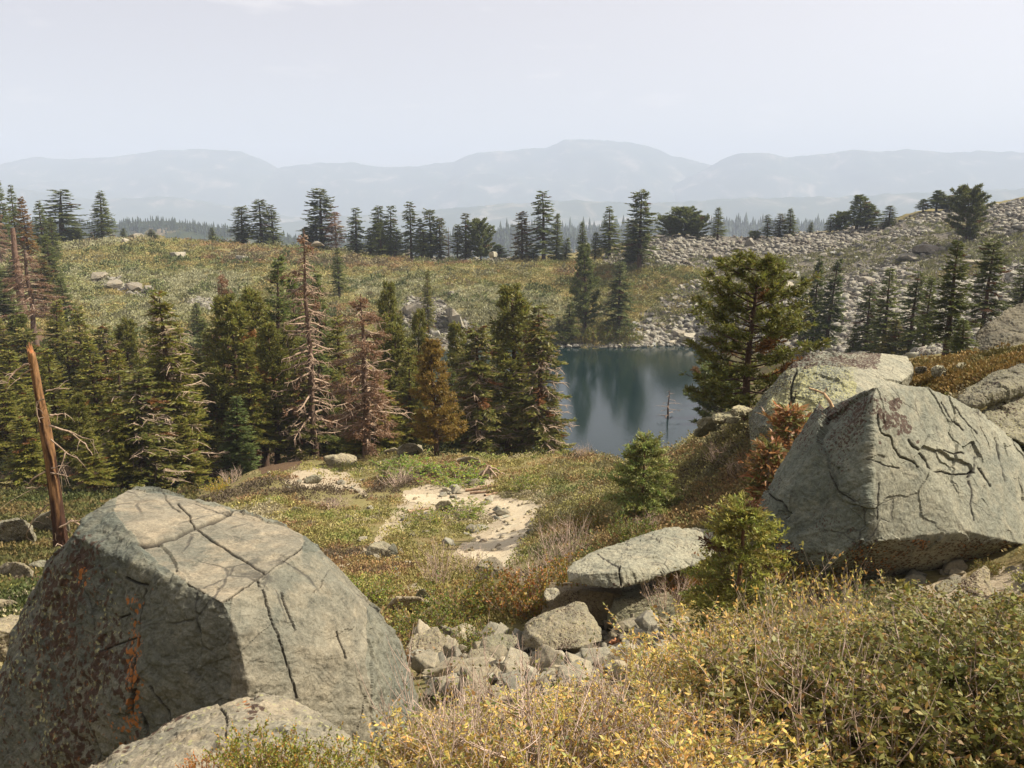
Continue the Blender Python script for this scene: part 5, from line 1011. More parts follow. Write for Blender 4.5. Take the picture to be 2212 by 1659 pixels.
# --- forest left of the lake, back to front
FOREST = [(12, 556, 120, 80, 'fir2', 'mid-height fir at the left edge, behind the dead orange tree', DK), (60, 560, 118, 70, 'fir4', 'fir in the gap left of the broken red trunk', DK), (140, 510, 125, 62, 'fir1', 'fir stepping down from the crest grove', DK), (118, 560, 112, 66, 'old2', 'half-brown fir under the crest grove', (1.3, 1, .75)), (160, 600, 100, 60, 'fir0', 'green fir beside the orange dead tree', DK), (30, 610, 95, 80, 'fir3', 'dense fir in front of the left crest grove', DK),
          (5, 690, 72, 110, 'fir0', 'shaded fir at the left edge in the second tier', OL), (60, 680, 66, 90, 'pine1', 'light green pine left of the broken snag top', (1.1, 1.1, .85)), (130, 650, 70, 90, 'fir3', 'green fir right of the broken snag top', OL), (185, 670, 64, 90, 'fir1', 'fir with blunt head in the left wood', OL), (235, 700, 58, 86, 'old1', 'olive fir with drooping arms in the left wood', OL), (285, 690, 60, 84, 'pine2', 'feathery olive pine behind the big drooping fir', OL), (20, 760, 50, 120, 'fir4', 'lower left fir behind the orange snag', OL), (110, 760, 46, 110, 'fir2', 'fir directly behind the orange snag', OL), (205, 740, 48, 120, 'fir0', 'full green fir right of the orange snag', OL), (160, 850, 40, 80, 'pine0', 'young pine right of the snag stem', OL), (40, 900, 36, 110, 'fir1', 'low fir by the foot of the orange snag', OL), (240, 870, 37, 90, 'fir3', 'low bright fir left of the big drooping fir', OL),
          (290, 800, 38, 150, 'old0', 'spreading fir with rusty trunk in front of the big drooping fir', (1.3, 1.2, .8)), (365, 640, 42, 175, 'fir2', 'big drooping fir with bare bleached top branches', (1.35, 1.2, .8)), (395, 740, 46, 110, 'fir4', 'fir on the lake side of the big drooping fir', OL), (445, 690, 75, 70, 'fir1', 'fir in the gap before the broad olive pine', DK),
          (505, 640, 50, 150, 'pine2', 'broad olive pine with thinning brown top', OL), (495, 585, 56, 70, 'deadgrey', 'thin brown-topped tree above the broad olive pine', (1.1, .9, .75)), (560, 625, 54, 130, 'pine0', 'full olive pine left of the tall dead tree', OL), (590, 700, 48, 110, 'pine1', 'pine with a leaning red trunk by the forest path', OL), (503, 858, 43, 96, 'fir0', 'small blue-green fir in the shade of the olive pines', BL),
          (600, 555, 64, 120, 'fir3', 'dark fir behind the tall dead tree', DK), (648, 600, 66, 110, 'fir0', 'dark green fir just behind the dead stem', DK), (700, 590, 70, 90, 'fir1', 'dark fir right of the tall dead tree', DK), (735, 690, 52, 120, 'fir4', 'green fir between the two dead trees', OL), (690, 760, 49, 130, 'fir2', 'low dark fir at the foot of the tall dead tree', DK), (640, 800, 47, 90, 'old2', 'low fir with grey twigs beside the forest path', OL),
          (812, 800, 45, 140, 'fir1', 'yellow-green fir around the foot of the grey dead tree', YG), (845, 612, 64, 84, 'pine2', 'thin-crowned pine in front of the small scree', OL), (860, 700, 54, 110, 'pine0', 'green pine between grey dead tree and yellowing pine', OL), (885, 760, 50, 90, 'fir2', 'fir behind the yellowing pine', OL), (985, 700, 58, 86, 'pine1', 'open pine between the yellowing pine and the red-barked fir', OL), (975, 800, 52, 70, 'fir3', 'shaded fir right of the yellowing pine', DK),
          (1032, 700, 46, 118, 'old1', 'red-barked fir with a bare curved limb, standing at the knoll rim', OL), (1105, 618, 51, 150, 'pine2', 'heavy-crowned pine overlooking the lake', OL), (1058, 800, 52, 80, 'pine0', 'lower pine left of the heavy-crowned pine', OL), (1130, 780, 49, 90, 'fir4', 'fir tucked between the lake pine and the shore fir', OL), (1168, 662, 47, 118, 'old2', 'shore fir with many dead twigs at the lake edge', OL), (1200, 860, 48, 70, 'fir2', 'skirt of low fir at the lake edge', OL), (760, 850, 46, 80, 'fir0', 'small fir in deep shade left of the grey dead tree', DK),
          (70, 720, 56, 90, 'tall0', 'tall thin fir in the second rank behind the orange snag', OL), (150, 720, 58, 80, 'old0', 'layered fir between the orange snag and the blunt fir', OL), (330, 730, 48, 100, 'fir3', 'green fir pressed against the big drooping fir', OL), (255, 760, 44, 110, 'fir2', 'bright fir of the front rank beside the rusty-trunked fir', YG), (420, 760, 50, 90, 'pine1', 'light pine at the inner edge of the wood by the meadow', OL), (470, 720, 54, 90, 'fir3', 'dense fir behind the blue-green small fir', OL), (540, 740, 46, 110, 'fir4', 'fir with visible stem in front of the full olive pine', OL), (630, 700, 56, 90, 'pine0', 'olive pine behind the forest path', OL), (660, 860, 50, 90, 'fir3', 'low fir on the forest path side of the dead stem', OL), (720, 800, 50, 100, 'pine2', 'bushy pine between the dead trees', OL), (825, 680, 58, 90, 'fir3', 'green fir right behind the grey dead tree', OL), (905, 670, 60, 80, 'pine0', 'pine at the near foot of the small scree', OL), (1010, 760, 56, 70, 'tall0', 'thin fir behind the red-barked fir', OL), (1075, 720, 55, 90, 'fir0', 'fir behind the heavy-crowned pine', OL), (1140, 700, 53, 100, 'fir3', 'fir behind the shore fir', OL), (0, 820, 44, 110, 'fir2', 'front rank fir cut by the left edge', OL), (70, 860, 40, 100, 'pine2', 'bushy pine at the stem of the orange snag', OL), (180, 930, 35, 90, 'fir4', 'knee-high fir in front of the left wood', OL), (390, 900, 40, 90, 'fir0', 'low fir at the skirt of the big drooping fir', OL), (930, 880, 46, 60, 'fir1', 'small fir sheltered behind the yellowing pine', OL)]
for q in FOREST: tree(*q[:5], q[5], q[6])
tree(940, 733, 0, 100, 'yellow', 'yellowing pine on the knoll rim', (1, 1, 1), base=984)
tree(1612, 556, 0, 262, 'big', 'big irregular pine with twisted limbs at the lake end', (1.3, 1.15, .75), base=912)
tree(1560, 800, 50, 130, 'round0', 'low spreading pine bough mass over the water below the twisted pine', DK)
tree(1440, 843, 0, 76, 'snaglet', 'small bare grey spar standing by the lake', (.8, .72, .68), base=962)
tree(90, 540, 85, 120, 'rusty', 'forked dead tree with orange needles on its arms', (1, .95, .9))
tree(672, 495, 47, 130, 'dead0', 'tallest dead tree, rust-brown with bare drooping limbs', (.95, .86, .78))
tree(788, 634, 42.5, 150, 'dead1', 'grey-pink dead tree with rusty tufts', (1.05, .97, .88))
tree(352, 612, 43, 70, 'snaglet', 'bare bleached leader poking from the big drooping fir', (1.2, 1.1, 1.0))
tree(70, 492, 100, 40, 'snagtop', 'broken orange-topped trunk in front of the left crest grove', (1.1, .95, .85))

# --- orange snag at the left
def snag():
    b, _ = hit([135], [1196]); b = b[0]; top = np.array(at(70, 757, b[1])); r = np.random.default_rng(3)
    o = empty('dead_tree', tuple(b)); tag(o, 'broken orange-brown snag with stripped upper stem, left of the cracked boulder', 'dead tree')
    v = top - b; t_ = np.linspace(-.04, 1, 60); P = t_[:, None] * v[None]; P[:, 0] += .04 * np.sin(t_ * 4); sides = 28
    an = np.linspace(0, 2 * np.pi, sides, endpoint=False); V, C = [], []
    for i, t0 in enumerate(t_):
        rad = .16 * (1 - .5 * max(0, t0)) * (1 + .5 * math.exp(-max(0, t0) * 22))
        nz = noise3(np.stack([np.cos(an) * 2.4, np.sin(an) * 2.4, np.full(sides, t0 * 5)], 1), 7) * .014 + noise3(np.stack([np.cos(an) * 9, np.sin(an) * 9, np.full(sides, t0 * 3)], 1), 9) * .011
        p = P[i] + np.stack([np.cos(an) * (rad + nz), np.sin(an) * (rad + nz), 0 * an], 1)
        if i >= 57: p[:, 2] += (np.maximum(0, np.cos(an - 2.6)) * .22 - .06 + .09 * noise3(np.stack([np.cos(an) * 4, np.sin(an) * 4, 0 * an], 1), 21)) * (i - 56) / 3
        strip = np.clip((t0 - .42) * 4 + 2.0 * noise3(np.stack([np.cos(an) * 2, np.sin(an) * 2, np.full(sides, t0 * 9)], 1), 13), 0, 1)[:, None]
        V.append(p); C.append((1 - strip) * np.array([.5, .38, .33]) + strip * np.array([2.3, 2.0, 1.3]))
    V = np.concatenate(V); C = np.concatenate(C); m = len(t_)
    i = np.arange(m - 1)[:, None] * sides + np.arange(sides)[None]; j = np.arange(m - 1)[:, None] * sides + (np.arange(sides)[None] + 1) % sides
    top_ring = np.arange((m - 1) * sides, m * sides); Vc = np.concatenate([V, V[top_ring].mean(0, keepdims=True) - [[0, 0, .06]]]); Cc = np.concatenate([C, [[3, 1.6, .8]]])
    F2 = np.stack([top_ring, np.roll(top_ring, -1), np.full(sides, len(V))], 1)
    obj('trunk', mesh_np('trunk', Vc, [np.stack([i, j, j + sides, i + sides], -1).reshape(-1, 4), F2], Cc, True), M_BARK, o)
    dpp = b[1] / FPX
    for line, rad in [([(64, 785), (35, 800), (18, 820), (10, 842)], .03), ([(68, 798), (45, 812), (30, 826)], .02), ([(95, 862), (80, 868), (78, 890), (88, 912)], .018), ([(100, 845), (128, 838), (150, 840)], .018), ([(108, 898), (140, 893)], .03), ([(105, 918), (150, 932), (185, 960), (200, 985)], .026), ([(150, 932), (175, 944), (200, 950)], .014), ([(108, 948), (140, 975), (165, 990), (185, 1008)], .02), ([(142, 975), (135, 1000), (130, 1022)], .02), ([(112, 1012), (140, 1003)], .022), ([(110, 1020), (150, 1030)], .02), ([(100, 1018), (70, 1035), (55, 1055)], .026), ([(90, 1050), (60, 1060)], .014), ([(105, 1090), (75, 1115), (58, 1150), (55, 1165)], .022), ([(85, 1100), (60, 1118)], .014), ([(128, 1140), (155, 1125), (185, 1140), (208, 1165)], .03), ([(155, 1127), (195, 1122), (215, 1140)], .016), ([(120, 1150), (125, 1175), (140, 1184)], .034), ([(112, 1100), (110, 1122), (116, 1130)], .022)]:
        P = []
        for k, (x, y) in enumerate(line): P.append(np.array(at(x, y, b[1] - .12 - .08 * k * r.uniform(-1, 1.2))) - b)
        P = np.array(P); tt = np.linspace(0, len(P) - 1, 10); Q = np.stack([np.interp(tt, range(len(P)), P[:, k]) for k in range(3)], 1) + r.normal(0, .008, (10, 3))
        mb = MB(); mb.tube(Q, np.linspace(rad, rad * .3, 10), 6, (1.0, .92, .85))
        for s in range(3):
            q = Q[r.integers(4, 10)]; d = r.normal(0, .12, 3); mb.tube(np.stack([q, q + d, q + d * 1.6 + [0, 0, -.05]]), [rad * .35, rad * .25, rad * .12], 4, (1, .95, .9))
        obj('branch', mb.mesh('branch', True), M_DEAD, o)
snag()

# --- young firs and the dying orange fir near by
def young(px, top, basepy, wpx, seed, lab, tint, d=None, **kw):
    if d is None: b, _ = hit([px], [basepy]); b = b[0]
    else: b = np.array(at(px, basepy, d)); b[2] = float(gz(b[0], b[1]))
    aa, ss = ray(px, top); ht = float(ss) * b[1] - b[2]; RADW = wpx / FPX * b[1] / 2
    a, c = fir_mesh(seed, H=ht, RAD=RADW, first=.03, nwh=kw.pop('nwh', 14), blen=kw.pop('blen', .13), **kw)
    o = empty('young_fir_tree', tuple(b)); tag(o, lab, 'young fir')
    a.materials.append(M_BARK); c.materials.append(M_NEEDLE); t_ = obj('trunk', a, None, o); t_.color = (1.6, 1.5, 1.4, 1); c_ = obj('crown', c, None, o); c_.color = (*tint, 1)
    return o
young(1385, 958, 1122, 185, 201, 'bright young fir on the heath slope above the lake', (1, 1, 1), base=(.19, .205, .062), brush=12, nl=.075, droop=.12, up=.7, rag=.15, dens=1.25, prof=.72, blen=.24, nwh=9, tip=.12)
young(1584, 1100, 1400, 262, 202, 'yellow-green young fir beside the long slab', (1, 1, 1), d=8.6, base=(.19, .185, .042), brush=12, nl=.05, droop=.14, up=.65, rag=.25, dens=1.3, prof=.48, blen=.17, nwh=15, tip=.14, brown=.05)
def dying(px, top, basepy, wpx, d, seed, lab):
    b = np.array(at(px, basepy, d)); b[2] = float(gz(b[0], b[1])); aa, ss = ray(px, top); ht = float(ss) * d - b[2]
    a, c = fir_mesh(seed, H=ht, RAD=wpx / FPX * d / 2, first=.05, nwh=13, blen=.2, base=(.27, .14, .055), droop=.05, up=.6, rag=.35, dens=1.1, prof=.5, tip=.25, thin=.7)
    a2, c2 = fir_mesh(seed + 1, H=ht * .95, RAD=wpx / FPX * d / 2.1, first=.1, nwh=11, blen=.2, base=(.17, .16, .05), droop=.05, up=.6, rag=.4, dens=.9, prof=.5, tip=.25, thin=.6)
    o = empty('dying_fir_tree', tuple(b)); tag(o, lab, 'dying fir')
    for m_, mt in ((a, M_DEAD), (c, M_NEEDLE), (c2, M_NEEDLE)): m_.materials.append(mt)
    obj('trunk', a, None, o); obj('orange_needles', c, None, o); obj('green_needles', c2, None, o); bpy.data.meshes.remove(a2)
dying(1700, 885, 1000, 130, 14.6, 211, 'orange and green dying fir crowded against the massive grey boulder')
dying(1655, 960, 1080, 110, 13.6, 213, 'rust-orange dead fir bough low beside the massive boulder edge')

# ------------------------------------------------------------------ heath: uncountable low cover
def cover(name, polys, n_, lab, rfun, bl, palette, seed, ymin, ymax, avoid=None, nb=36, flat=.65, patch=.12, extra=0.25, cat='heath'):
    r = np.random.default_rng(seed); pts = []
    for poly, frac in polys:
        if isinstance(poly[0], str):
            xx = r.uniform(poly[1], poly[2], int(n_ * frac)); yy = r.uniform(poly[3], poly[4], int(n_ * frac)); pts.append(np.stack([xx, yy, gz(xx, yy)], 1)); continue
        q = np.array(poly, float); m = int(n_ * frac); xs = r.uniform(q[:, 0].min(), q[:, 0].max(), m * 4); ys = r.uniform(q[:, 1].min(), q[:, 1].max(), m * 4)
        k = inpoly(xs, ys, poly); hp, ok = hit(xs[k][:m], ys[k][:m], ymin, ymax); pts.append(hp[ok])
    P = np.concatenate(pts)
    e = P[r.integers(0, len(P), int(len(P) * extra))].copy(); e[:, 1] *= np.exp(r.normal(0, .06, len(e))); e[:, 0] += r.normal(0, .03, len(e)) * e[:, 1]; e[:, 2] = gz(e[:, 0], e[:, 1]); P = np.concatenate([P, e])
    if avoid is not None: P = P[r.random(len(P)) > avoid(P)]
    m = len(P); R_ = rfun(P[:, 1]) * r.uniform(.6, 1.35, m)
    pn = fbm(P * patch, seed + 5, 4); pn2 = fbm(P * patch * 2.7 + 9, seed + 6, 3); pal = np.array(palette)
    f = np.clip((pn * 1.35 + pn2 * .6 + r.normal(0, .16, m) + .9) / 1.8, 0, .999) * (len(pal) - 1); i = f.astype(int); f = (f - i)[:, None]
    base = (pal[i] * (1 - f) + pal[i + 1] * f) * r.uniform(.72, 1.22, (m, 1))
    idx = np.repeat(np.arange(m), nb); M = m * nb
    d = r.normal(0, 1, (M, 3)); d[:, 2] = np.abs(d[:, 2]) + .1; d /= np.linalg.norm(d, axis=1, keepdims=True)
    rr = R_[idx][:, None]; o = d * rr * r.uniform(.45, 1.0, (M, 1)); o[:, 2] *= flat
    ax = d * .8 + r.normal(0, .55, (M, 3)) + np.array([0, 0, .35]); ax /= np.linalg.norm(ax, axis=1, keepdims=True)
    ln = bl(P[:, 1])[idx] * r.uniform(.6, 1.4, M)
    mb = MB(); mb.blades(P[idx] + o - np.array([0, 0, .03]), ax * ln[:, None], ln * r.uniform(.2, .42, M), np.clip(base[idx] * r.uniform(.85, 1.17, (M, 1)), .004, 1), rng=r)
    return tag(obj(name, mb.mesh(name), M_HEATH), lab, cat, kind='stuff')

NEAR_HEATH = [(420, 1085), (640, 1005), (700, 975), (850, 950), (1000, 955), (1180, 965), (1290, 970), (1410, 965), (1480, 935), (1620, 915), (1800, 890), (1800, 1280), (1560, 1290), (1230, 1300), (1150, 1360), (860, 1400), (640, 1250), (400, 1150)]
def av_near(P):
    x, y = proj(P); wb = fbm(P * .9, 88, 3) * 9; x = x + wb; y = y + wb * .6; a = np.zeros(len(P))
    for q in P_GRAVEL[:4]: a[inpoly(x, y, q)] = .84
    a[inpoly(x, y, P_PATH) | inpoly(x + 14, y, P_PATH) | inpoly(x - 14, y, P_PATH) | inpoly(x, y + 7, P_PATH) | inpoly(x, y - 7, P_PATH)] = .995; a[inpoly(x, y, P_DUFF)] = .7
    a = np.maximum(a, np.clip((fbm(P * .55 + 4, 86, 3) - .28) * 3.5, 0, .85))
    return a
PAL_N = [(0.118, 0.091, 0.058), (0.269, 0.157, 0.082), (0.306, 0.218, 0.087), (0.234, 0.213, 0.075), (0.316, 0.273, 0.095), (0.175, 0.207, 0.054), (0.375, 0.316, 0.104), (0.351, 0.306, 0.195)]
PAL_RED = [(0.163, 0.176, 0.064), (0.147, 0.184, 0.058), (0.212, 0.176, 0.074), (0.26, 0.165, 0.074), (0.227, 0.195, 0.082), (0.163, 0.154, 0.091), (0.276, 0.247, 0.091)]
cover('heath', [(NEAR_HEATH, 1.0)], 5600, 'low olive heath covering the knoll around the footpath', lambda y: .16 + .006 * y, lambda y: .026 + .0015 * y, PAL_N, 31, 9, 53, av_near, 58, .55, .16)
cover('heath', [([(1200, 1000), (1480, 950), (1640, 905), (1780, 900), (1690, 980), (1660, 1140), (1540, 1290), (1230, 1290), (1140, 1190), (1190, 1080)], 1.0)], 2600, 'reddish-brown heath on the slope below the massive grey boulder', lambda y: .2 + .006 * y, lambda y: .026 + .0015 * y, PAL_RED, 32, 9, 50, lambda P: av_near(P) * .8, 60, .7, .3)
cover('heath', [([(1930, 790), (2212, 760), (2290, 800), (2212, 800), (2060, 850), (1950, 850), (1960, 800)], 1.0), ([(1890, 840), (1960, 800), (2060, 800), (2060, 840)], .3)], 420, 'golden-orange heath on the slope behind the boulders', lambda y: .28 + 0 * y, lambda y: .07 + 0 * y, [(.12, .10, .03), (.2, .13, .04), (.24, .15, .045), (.16, .13, .04), (.2, .10, .04)], 33, 12, 40, None, 50, .7, .3)
cover('heath', [([(0, 1060), (230, 1060), (420, 1060), (400, 1150), (150, 1200), (60, 1320), (-40, 1420), (-60, 1100)], 1.0)], 1500, 'green heath and grass around the broken snag', lambda y: .18 + .005 * y, lambda y: .04 + .002 * y, [(.06, .075, .024), (.09, .10, .03), (.13, .12, .04), (.17, .12, .05), (.1, .1, .035)], 34, 7, 50, None, 44, .6, .3)
cover('heath', [(('xy', -11, -1.0, 6.4, 15), .45), (('xy', -9, -3.4, 2.2, 6.4), .2), (('xy', 4.6, 12, 2.5, 11), .35), (('xy', 8.0, 16, 11, 20), .2)], 2600, 'olive heath on the bank around and behind the big boulders', lambda y: .24 + 0 * y, lambda y: .05 + 0 * y, PAL_N, 38, 2, 50, lambda P: inpoly(*proj(P), P_GRAVEL[3]) * .95, 46, .6, .3)
FAR_H = [(-60, 522), (170, 517), (500, 520), (800, 543), (950, 556), (1290, 560), (1410, 578), (1535, 582), (1535, 602), (1420, 645), (1350, 715), (1360, 744), (1200, 744), (1050, 745), (700, 745), (-60, 745)]
def av_far(P):
    x, y = proj(P); a = np.zeros(len(P))
    for q in (P_TALUS2, P_TALUS3): a[inpoly(x, y, q)] = .93
    for q in ([(205, 595), (260, 600), (330, 640), (300, 645), (200, 612)], [(400, 645), (480, 650), (470, 675), (410, 660)]): a[inpoly(x, y, q)] = .7
    return a
PAL_F = [(0.169, 0.141, 0.083), (0.29, 0.176, 0.091), (0.279, 0.23, 0.084), (0.217, 0.235, 0.084), (0.306, 0.267, 0.118), (0.354, 0.275, 0.108), (0.279, 0.293, 0.118), (0.338, 0.329, 0.199)]
cover('heath', [(FAR_H, 1.0)], 9000, 'mottled olive and ochre heath over the far slope', lambda y: .5 + .0034 * y, lambda y: .12 + .0009 * y, PAL_F, 35, 95, 215, av_far, 38, .5, .03)
cover('brush', [(FAR_H, 1.0)], 620, 'darker rounded brush clumps dotted over the far slope', lambda y: .75 + .0042 * y, lambda y: .2 + .0014 * y, [(.12, .14, .055), (.16, .165, .065), (.2, .19, .09), (.23, .22, .13), (.18, .14, .075)], 41, 95, 215, av_far, 60, .75, .09, cat='brush')
cover('heath', [(P_TALUS, 1.0)], 4200, 'grey-green brush growing in patches across the scree', lambda y: .45 + .0026 * y, lambda y: .16 + .0011 * y, [(.15, .15, .07), (.2, .19, .09), (.22, .215, .12), (.17, .18, .075), (.25, .21, .1)], 36, 60, 215, lambda P: 1 - green_patch(P) * .9, 26, .55, .05)
cover('undergrowth', [([(-60, 1080), (430, 1080), (560, 1010), (640, 985), (1010, 985), (1210, 990), (1210, 930), (980, 880), (-60, 880)], .5), ([(-60, 880), (900, 880), (860, 745), (-60, 745)], .5)], 2600, 'dark undergrowth on the forest floor beside the lake', lambda y: .3 + .004 * y, lambda y: .06 + .002 * y, [(.03, .035, .014), (.05, .06, .02), (.07, .075, .025), (.08, .055, .03), (.06, .07, .022)], 37, 14, 125, lambda P: .35 + 0 * P[:, 0], 34, .7, .2, .5)

# ------------------------------------------------------------------ shrubs
def shrub_mesh(seed, H=1.0, RADS=.6, nst=26, leaves=2400, ll=.042, lw=.26, cols=((.2, .14, .03),), stem=(1, 1, 1), bare=.0, erect=.6, top=.3, sr=.0072):
    r = np.random.default_rng(seed); s = MB(); lf = MB(); nodes, dirs = [], []
    for k in range(nst):
        az = r.uniform(0, 6.28); sp = RADS * r.uniform(.1, 1) ** .7; h = H * r.uniform(.6, 1.05) * (1 - .25 * sp / RADS)
        b = np.array([math.cos(az), math.sin(az), 0]) * sp * (1 - erect) * r.uniform(.3, 1); e = np.array([math.cos(az) * sp, math.sin(az) * sp, h]) + r.normal(0, .05, 3) * H
        tt = np.linspace(0, 1, 8); c = r.normal(0, .08, 3) * H; Q = b + (e - b) * tt[:, None] + c * np.sin(tt * math.pi)[:, None]; Q[:, 2] = Q[:, 2] - .08
        s.tube(Q, np.linspace(sr, sr * .3, 8) * r.uniform(.7, 1.3), 4, np.array(stem) * r.uniform(.75, 1.2)); nodes.append((Q, 1.0))
        for q in range(int(r.integers(4, 8))):
            u = r.uniform(.25, .95); i = int(u * 6.99); p0 = Q[i] + (Q[i + 1] - Q[i]) * (u * 7 - i); d = (Q[i + 1] - Q[i]); d /= np.linalg.norm(d); d = d * .8 + r.normal(0, .55, 3); d[2] = abs(d[2]) * .7 + .15; d /= np.linalg.norm(d)
            l_ = H * r.uniform(.12, .36); T = p0 + d * l_ * np.linspace(0, 1, 5)[:, None] + np.array([0, 0, .06 * H]) * (np.linspace(0, 1, 5) ** 2)[:, None]
            s.tube(T, np.linspace(sr * .45, sr * .18, 5), 3, np.array(stem) * r.uniform(.75, 1.2)); nodes.append((T, .9))
    if leaves:
        B, D, C = [], [], []; cols = np.array(cols); per = max(2, leaves // len(nodes))
        for Q, _ in nodes:
            if r.random() < bare: continue
            u = np.clip(r.uniform(top, 1.0, per), 0, .999) * (len(Q) - 1); i = u.astype(int); f = (u - i)[:, None]; p = Q[i] * (1 - f) + Q[i + 1] * f; ax = Q[i + 1] - Q[i]; ax /= np.linalg.norm(ax, axis=1, keepdims=True) + 1e-9
            d = ax * .75 + r.normal(0, .6, (per, 3)); d /= np.linalg.norm(d, axis=1, keepdims=True); B.append(p); D.append(d * ll * r.uniform(.55, 1.3, (per, 1))); C.append(cols[r.integers(0, len(cols), per)] * r.uniform(.7, 1.3, (per, 1)))
        B = np.concatenate(B); D = np.concatenate(D); lf.blades(B, D, np.linalg.norm(D, axis=1) * lw, np.concatenate(C), rng=r)
    a = s.mesh('stems', True); a.materials.append(M_TWIG); b = None
    if leaves: b = lf.mesh('leaves'); b.materials.append(M_LEAF)
    return a, b
YEL = ((0.506, 0.365, 0.084), (0.429, 0.344, 0.095), (0.584, 0.404, 0.119), (0.331, 0.302, 0.084), (0.468, 0.263, 0.084), (0.273, 0.283, 0.084))
OLV = ((0.158, 0.152, 0.034), (0.113, 0.127, 0.03), (0.216, 0.189, 0.042), (0.152, 0.158, 0.039), (0.127, 0.133, 0.036), (0.189, 0.171, 0.042), (0.216, 0.127, 0.039))  # olive leaves, coloured darker to carry the shade over the lower bank
GRN = ((0.15, 0.195, 0.035), (0.21, 0.24, 0.042), (0.3, 0.27, 0.049), (0.39, 0.21, 0.042), (0.135, 0.18, 0.035), (0.255, 0.255, 0.049))
MIX = ((0.18, 0.16, 0.039), (0.15, 0.174, 0.039), (0.27, 0.145, 0.046), (0.3, 0.217, 0.052), (0.12, 0.145, 0.039))
SH = {'yel': [shrub_mesh(500 + i, 1, .62, 32, 4600, .038, .2, YEL, (1.3, 1.25, 1.2), .1, .55, .3) for i in range(3)], 'olv': [shrub_mesh(510 + i, 1, .7, 36, 6000, .046, .25, OLV, (.9, .85, .8), .03, .5, .25) for i in range(3)],
      'grn': [shrub_mesh(520, 1, .75, 34, 3600, .045, .3, GRN, (.9, .6, .5), .03, .5, .35)], 'mix': [shrub_mesh(530 + i, 1, .75, 34, 3000, .055, .3, MIX, (.9, .85, .8), .15, .5, .25) for i in range(2)], 'bare': [shrub_mesh(540 + i, 1, .55, 28, 200, .03, .3, MIX, (1.6, 1.5, 1.5), .5, .6, .5, .0075) for i in range(2)],
      'whip': [shrub_mesh(550 + i, 1, .4, 16, 420, .046, .22, YEL, (1.15, 1.1, 1.05), .2, .6, .45, .005) for i in range(2)]}
SR = random.Random(9); SN = {k: 0 for k in SH}
def shrub(kind, x, y, h, wd, lab, tint=(1, 1, 1), group=None, z=None, px=None):
    ms = SH[kind]; a, b = ms[SN[kind] % len(ms)]; SN[kind] += 1
    o = empty('shrub', (x, y, float(gz(x, y)) if z is None else z), SR.uniform(0, 6.28)); o.scale = (wd, wd, h); tag(o, lab, 'shrub', group)
    s_ = obj('stems', a, None, o)
    if b is not None: l_ = obj('leaves', b, None, o); l_.color = (*tint, 1)
    return o
def row(kind, items, group, word, ref):
    items = sorted(items, key=lambda q: q[0])
    for i, (px, d, h, wd, t_) in enumerate(items):
        a, _ = ray(px, 1500); shrub(kind, float(a) * d, d, h, wd, f'{word}, {nth(i)} from {ref}', t_, group)
r = np.random.default_rng(12)
def jt(): g = r.uniform(.85, 1.2); return (g * r.uniform(.95, 1.1), g, g * r.uniform(.85, 1.1))
# yellow willows across the bottom middle
it = []
for d, h, x0, x1, st_ in ((2.8, .48, 940, 1720, 165), (3.2, .42, 930, 1700, 145), (3.7, .3, 940, 1480, 125), (3.95, .6, 1500, 1740, 120), (4.2, .15, 1000, 1440, 110), (4.4, .55, 1480, 1740, 105), (5.0, .5, 1500, 1740, 95), (5.6, .4, 1520, 1700, 90)):
    for px in np.arange(x0, x1, st_): it.append((px + r.normal(0, 18), d + r.normal(0, .12), h * r.uniform(.85, 1.15), r.uniform(.7, 1.0), jt()))
row('yel', it, 'yellow willow shrubs below the rubble pile', 'yellow-leaved willow shrub below the rubble pile', 'the cracked boulder')
it = [(px + r.normal(0, 15), d, h * r.uniform(.85, 1.2), r.uniform(.6, .9), jt()) for px, d, h in ((1640, 6.0, .75), (1720, 6.4, .85), (1800, 6.9, .9), (1760, 5.6, .95), (1850, 6.2, .9), (1680, 5.2, .8), (1900, 7.2, .62), (1570, 6.2, .5))]
row('whip', it, 'tall yellow willow wands', 'tall willow wand with sparse gold leaves by the young fir', 'the young fir')
# olive-leaved shrubs, lower right
it = []
for d, h, x0, x1, st_ in ((3.3, .55, 1720, 2260, 125), (3.9, .55, 1700, 2300, 115), (4.6, .42, 1720, 2300, 105), (5.4, .27, 1760, 2330, 100), (6.2, .13, 1800, 2330, 92)):
    for px in np.arange(x0, x1, st_): it.append((px + r.normal(0, 16), d + r.normal(0, .12), h * r.uniform(.85, 1.15), r.uniform(.75, 1.0), jt()))
row('olv', it, 'olive-leaved shrubs of the lower bank', 'dense olive-leaved shrub below the massive boulder', 'the yellow willows')
# green leafy shrub on the ledge
for i, (px, py, d, h, lab) in enumerate([(540, 1700, 2.45, .22, 'small leafy shrub with orange tips, on the near ledge'), (660, 1700, 2.5, .21, 'bright green leafy shrub on the near ledge'), (590, 1720, 2.35, .2, 'yellow-green leafy shrub in the middle of the near ledge'), (735, 1705, 2.55, .16, 'small twiggy green shrub at the ledge end'), (430, 1710, 2.45, .14, 'small red-leaved sprig on the near ledge')]):
    P = at(px, py, d); shrub('grn', P[0], P[1], h, .2 if i != 4 else .1, lab, (1.1, 1.05, 1) if i != 4 else (1.8, .8, .7), None, P[2])
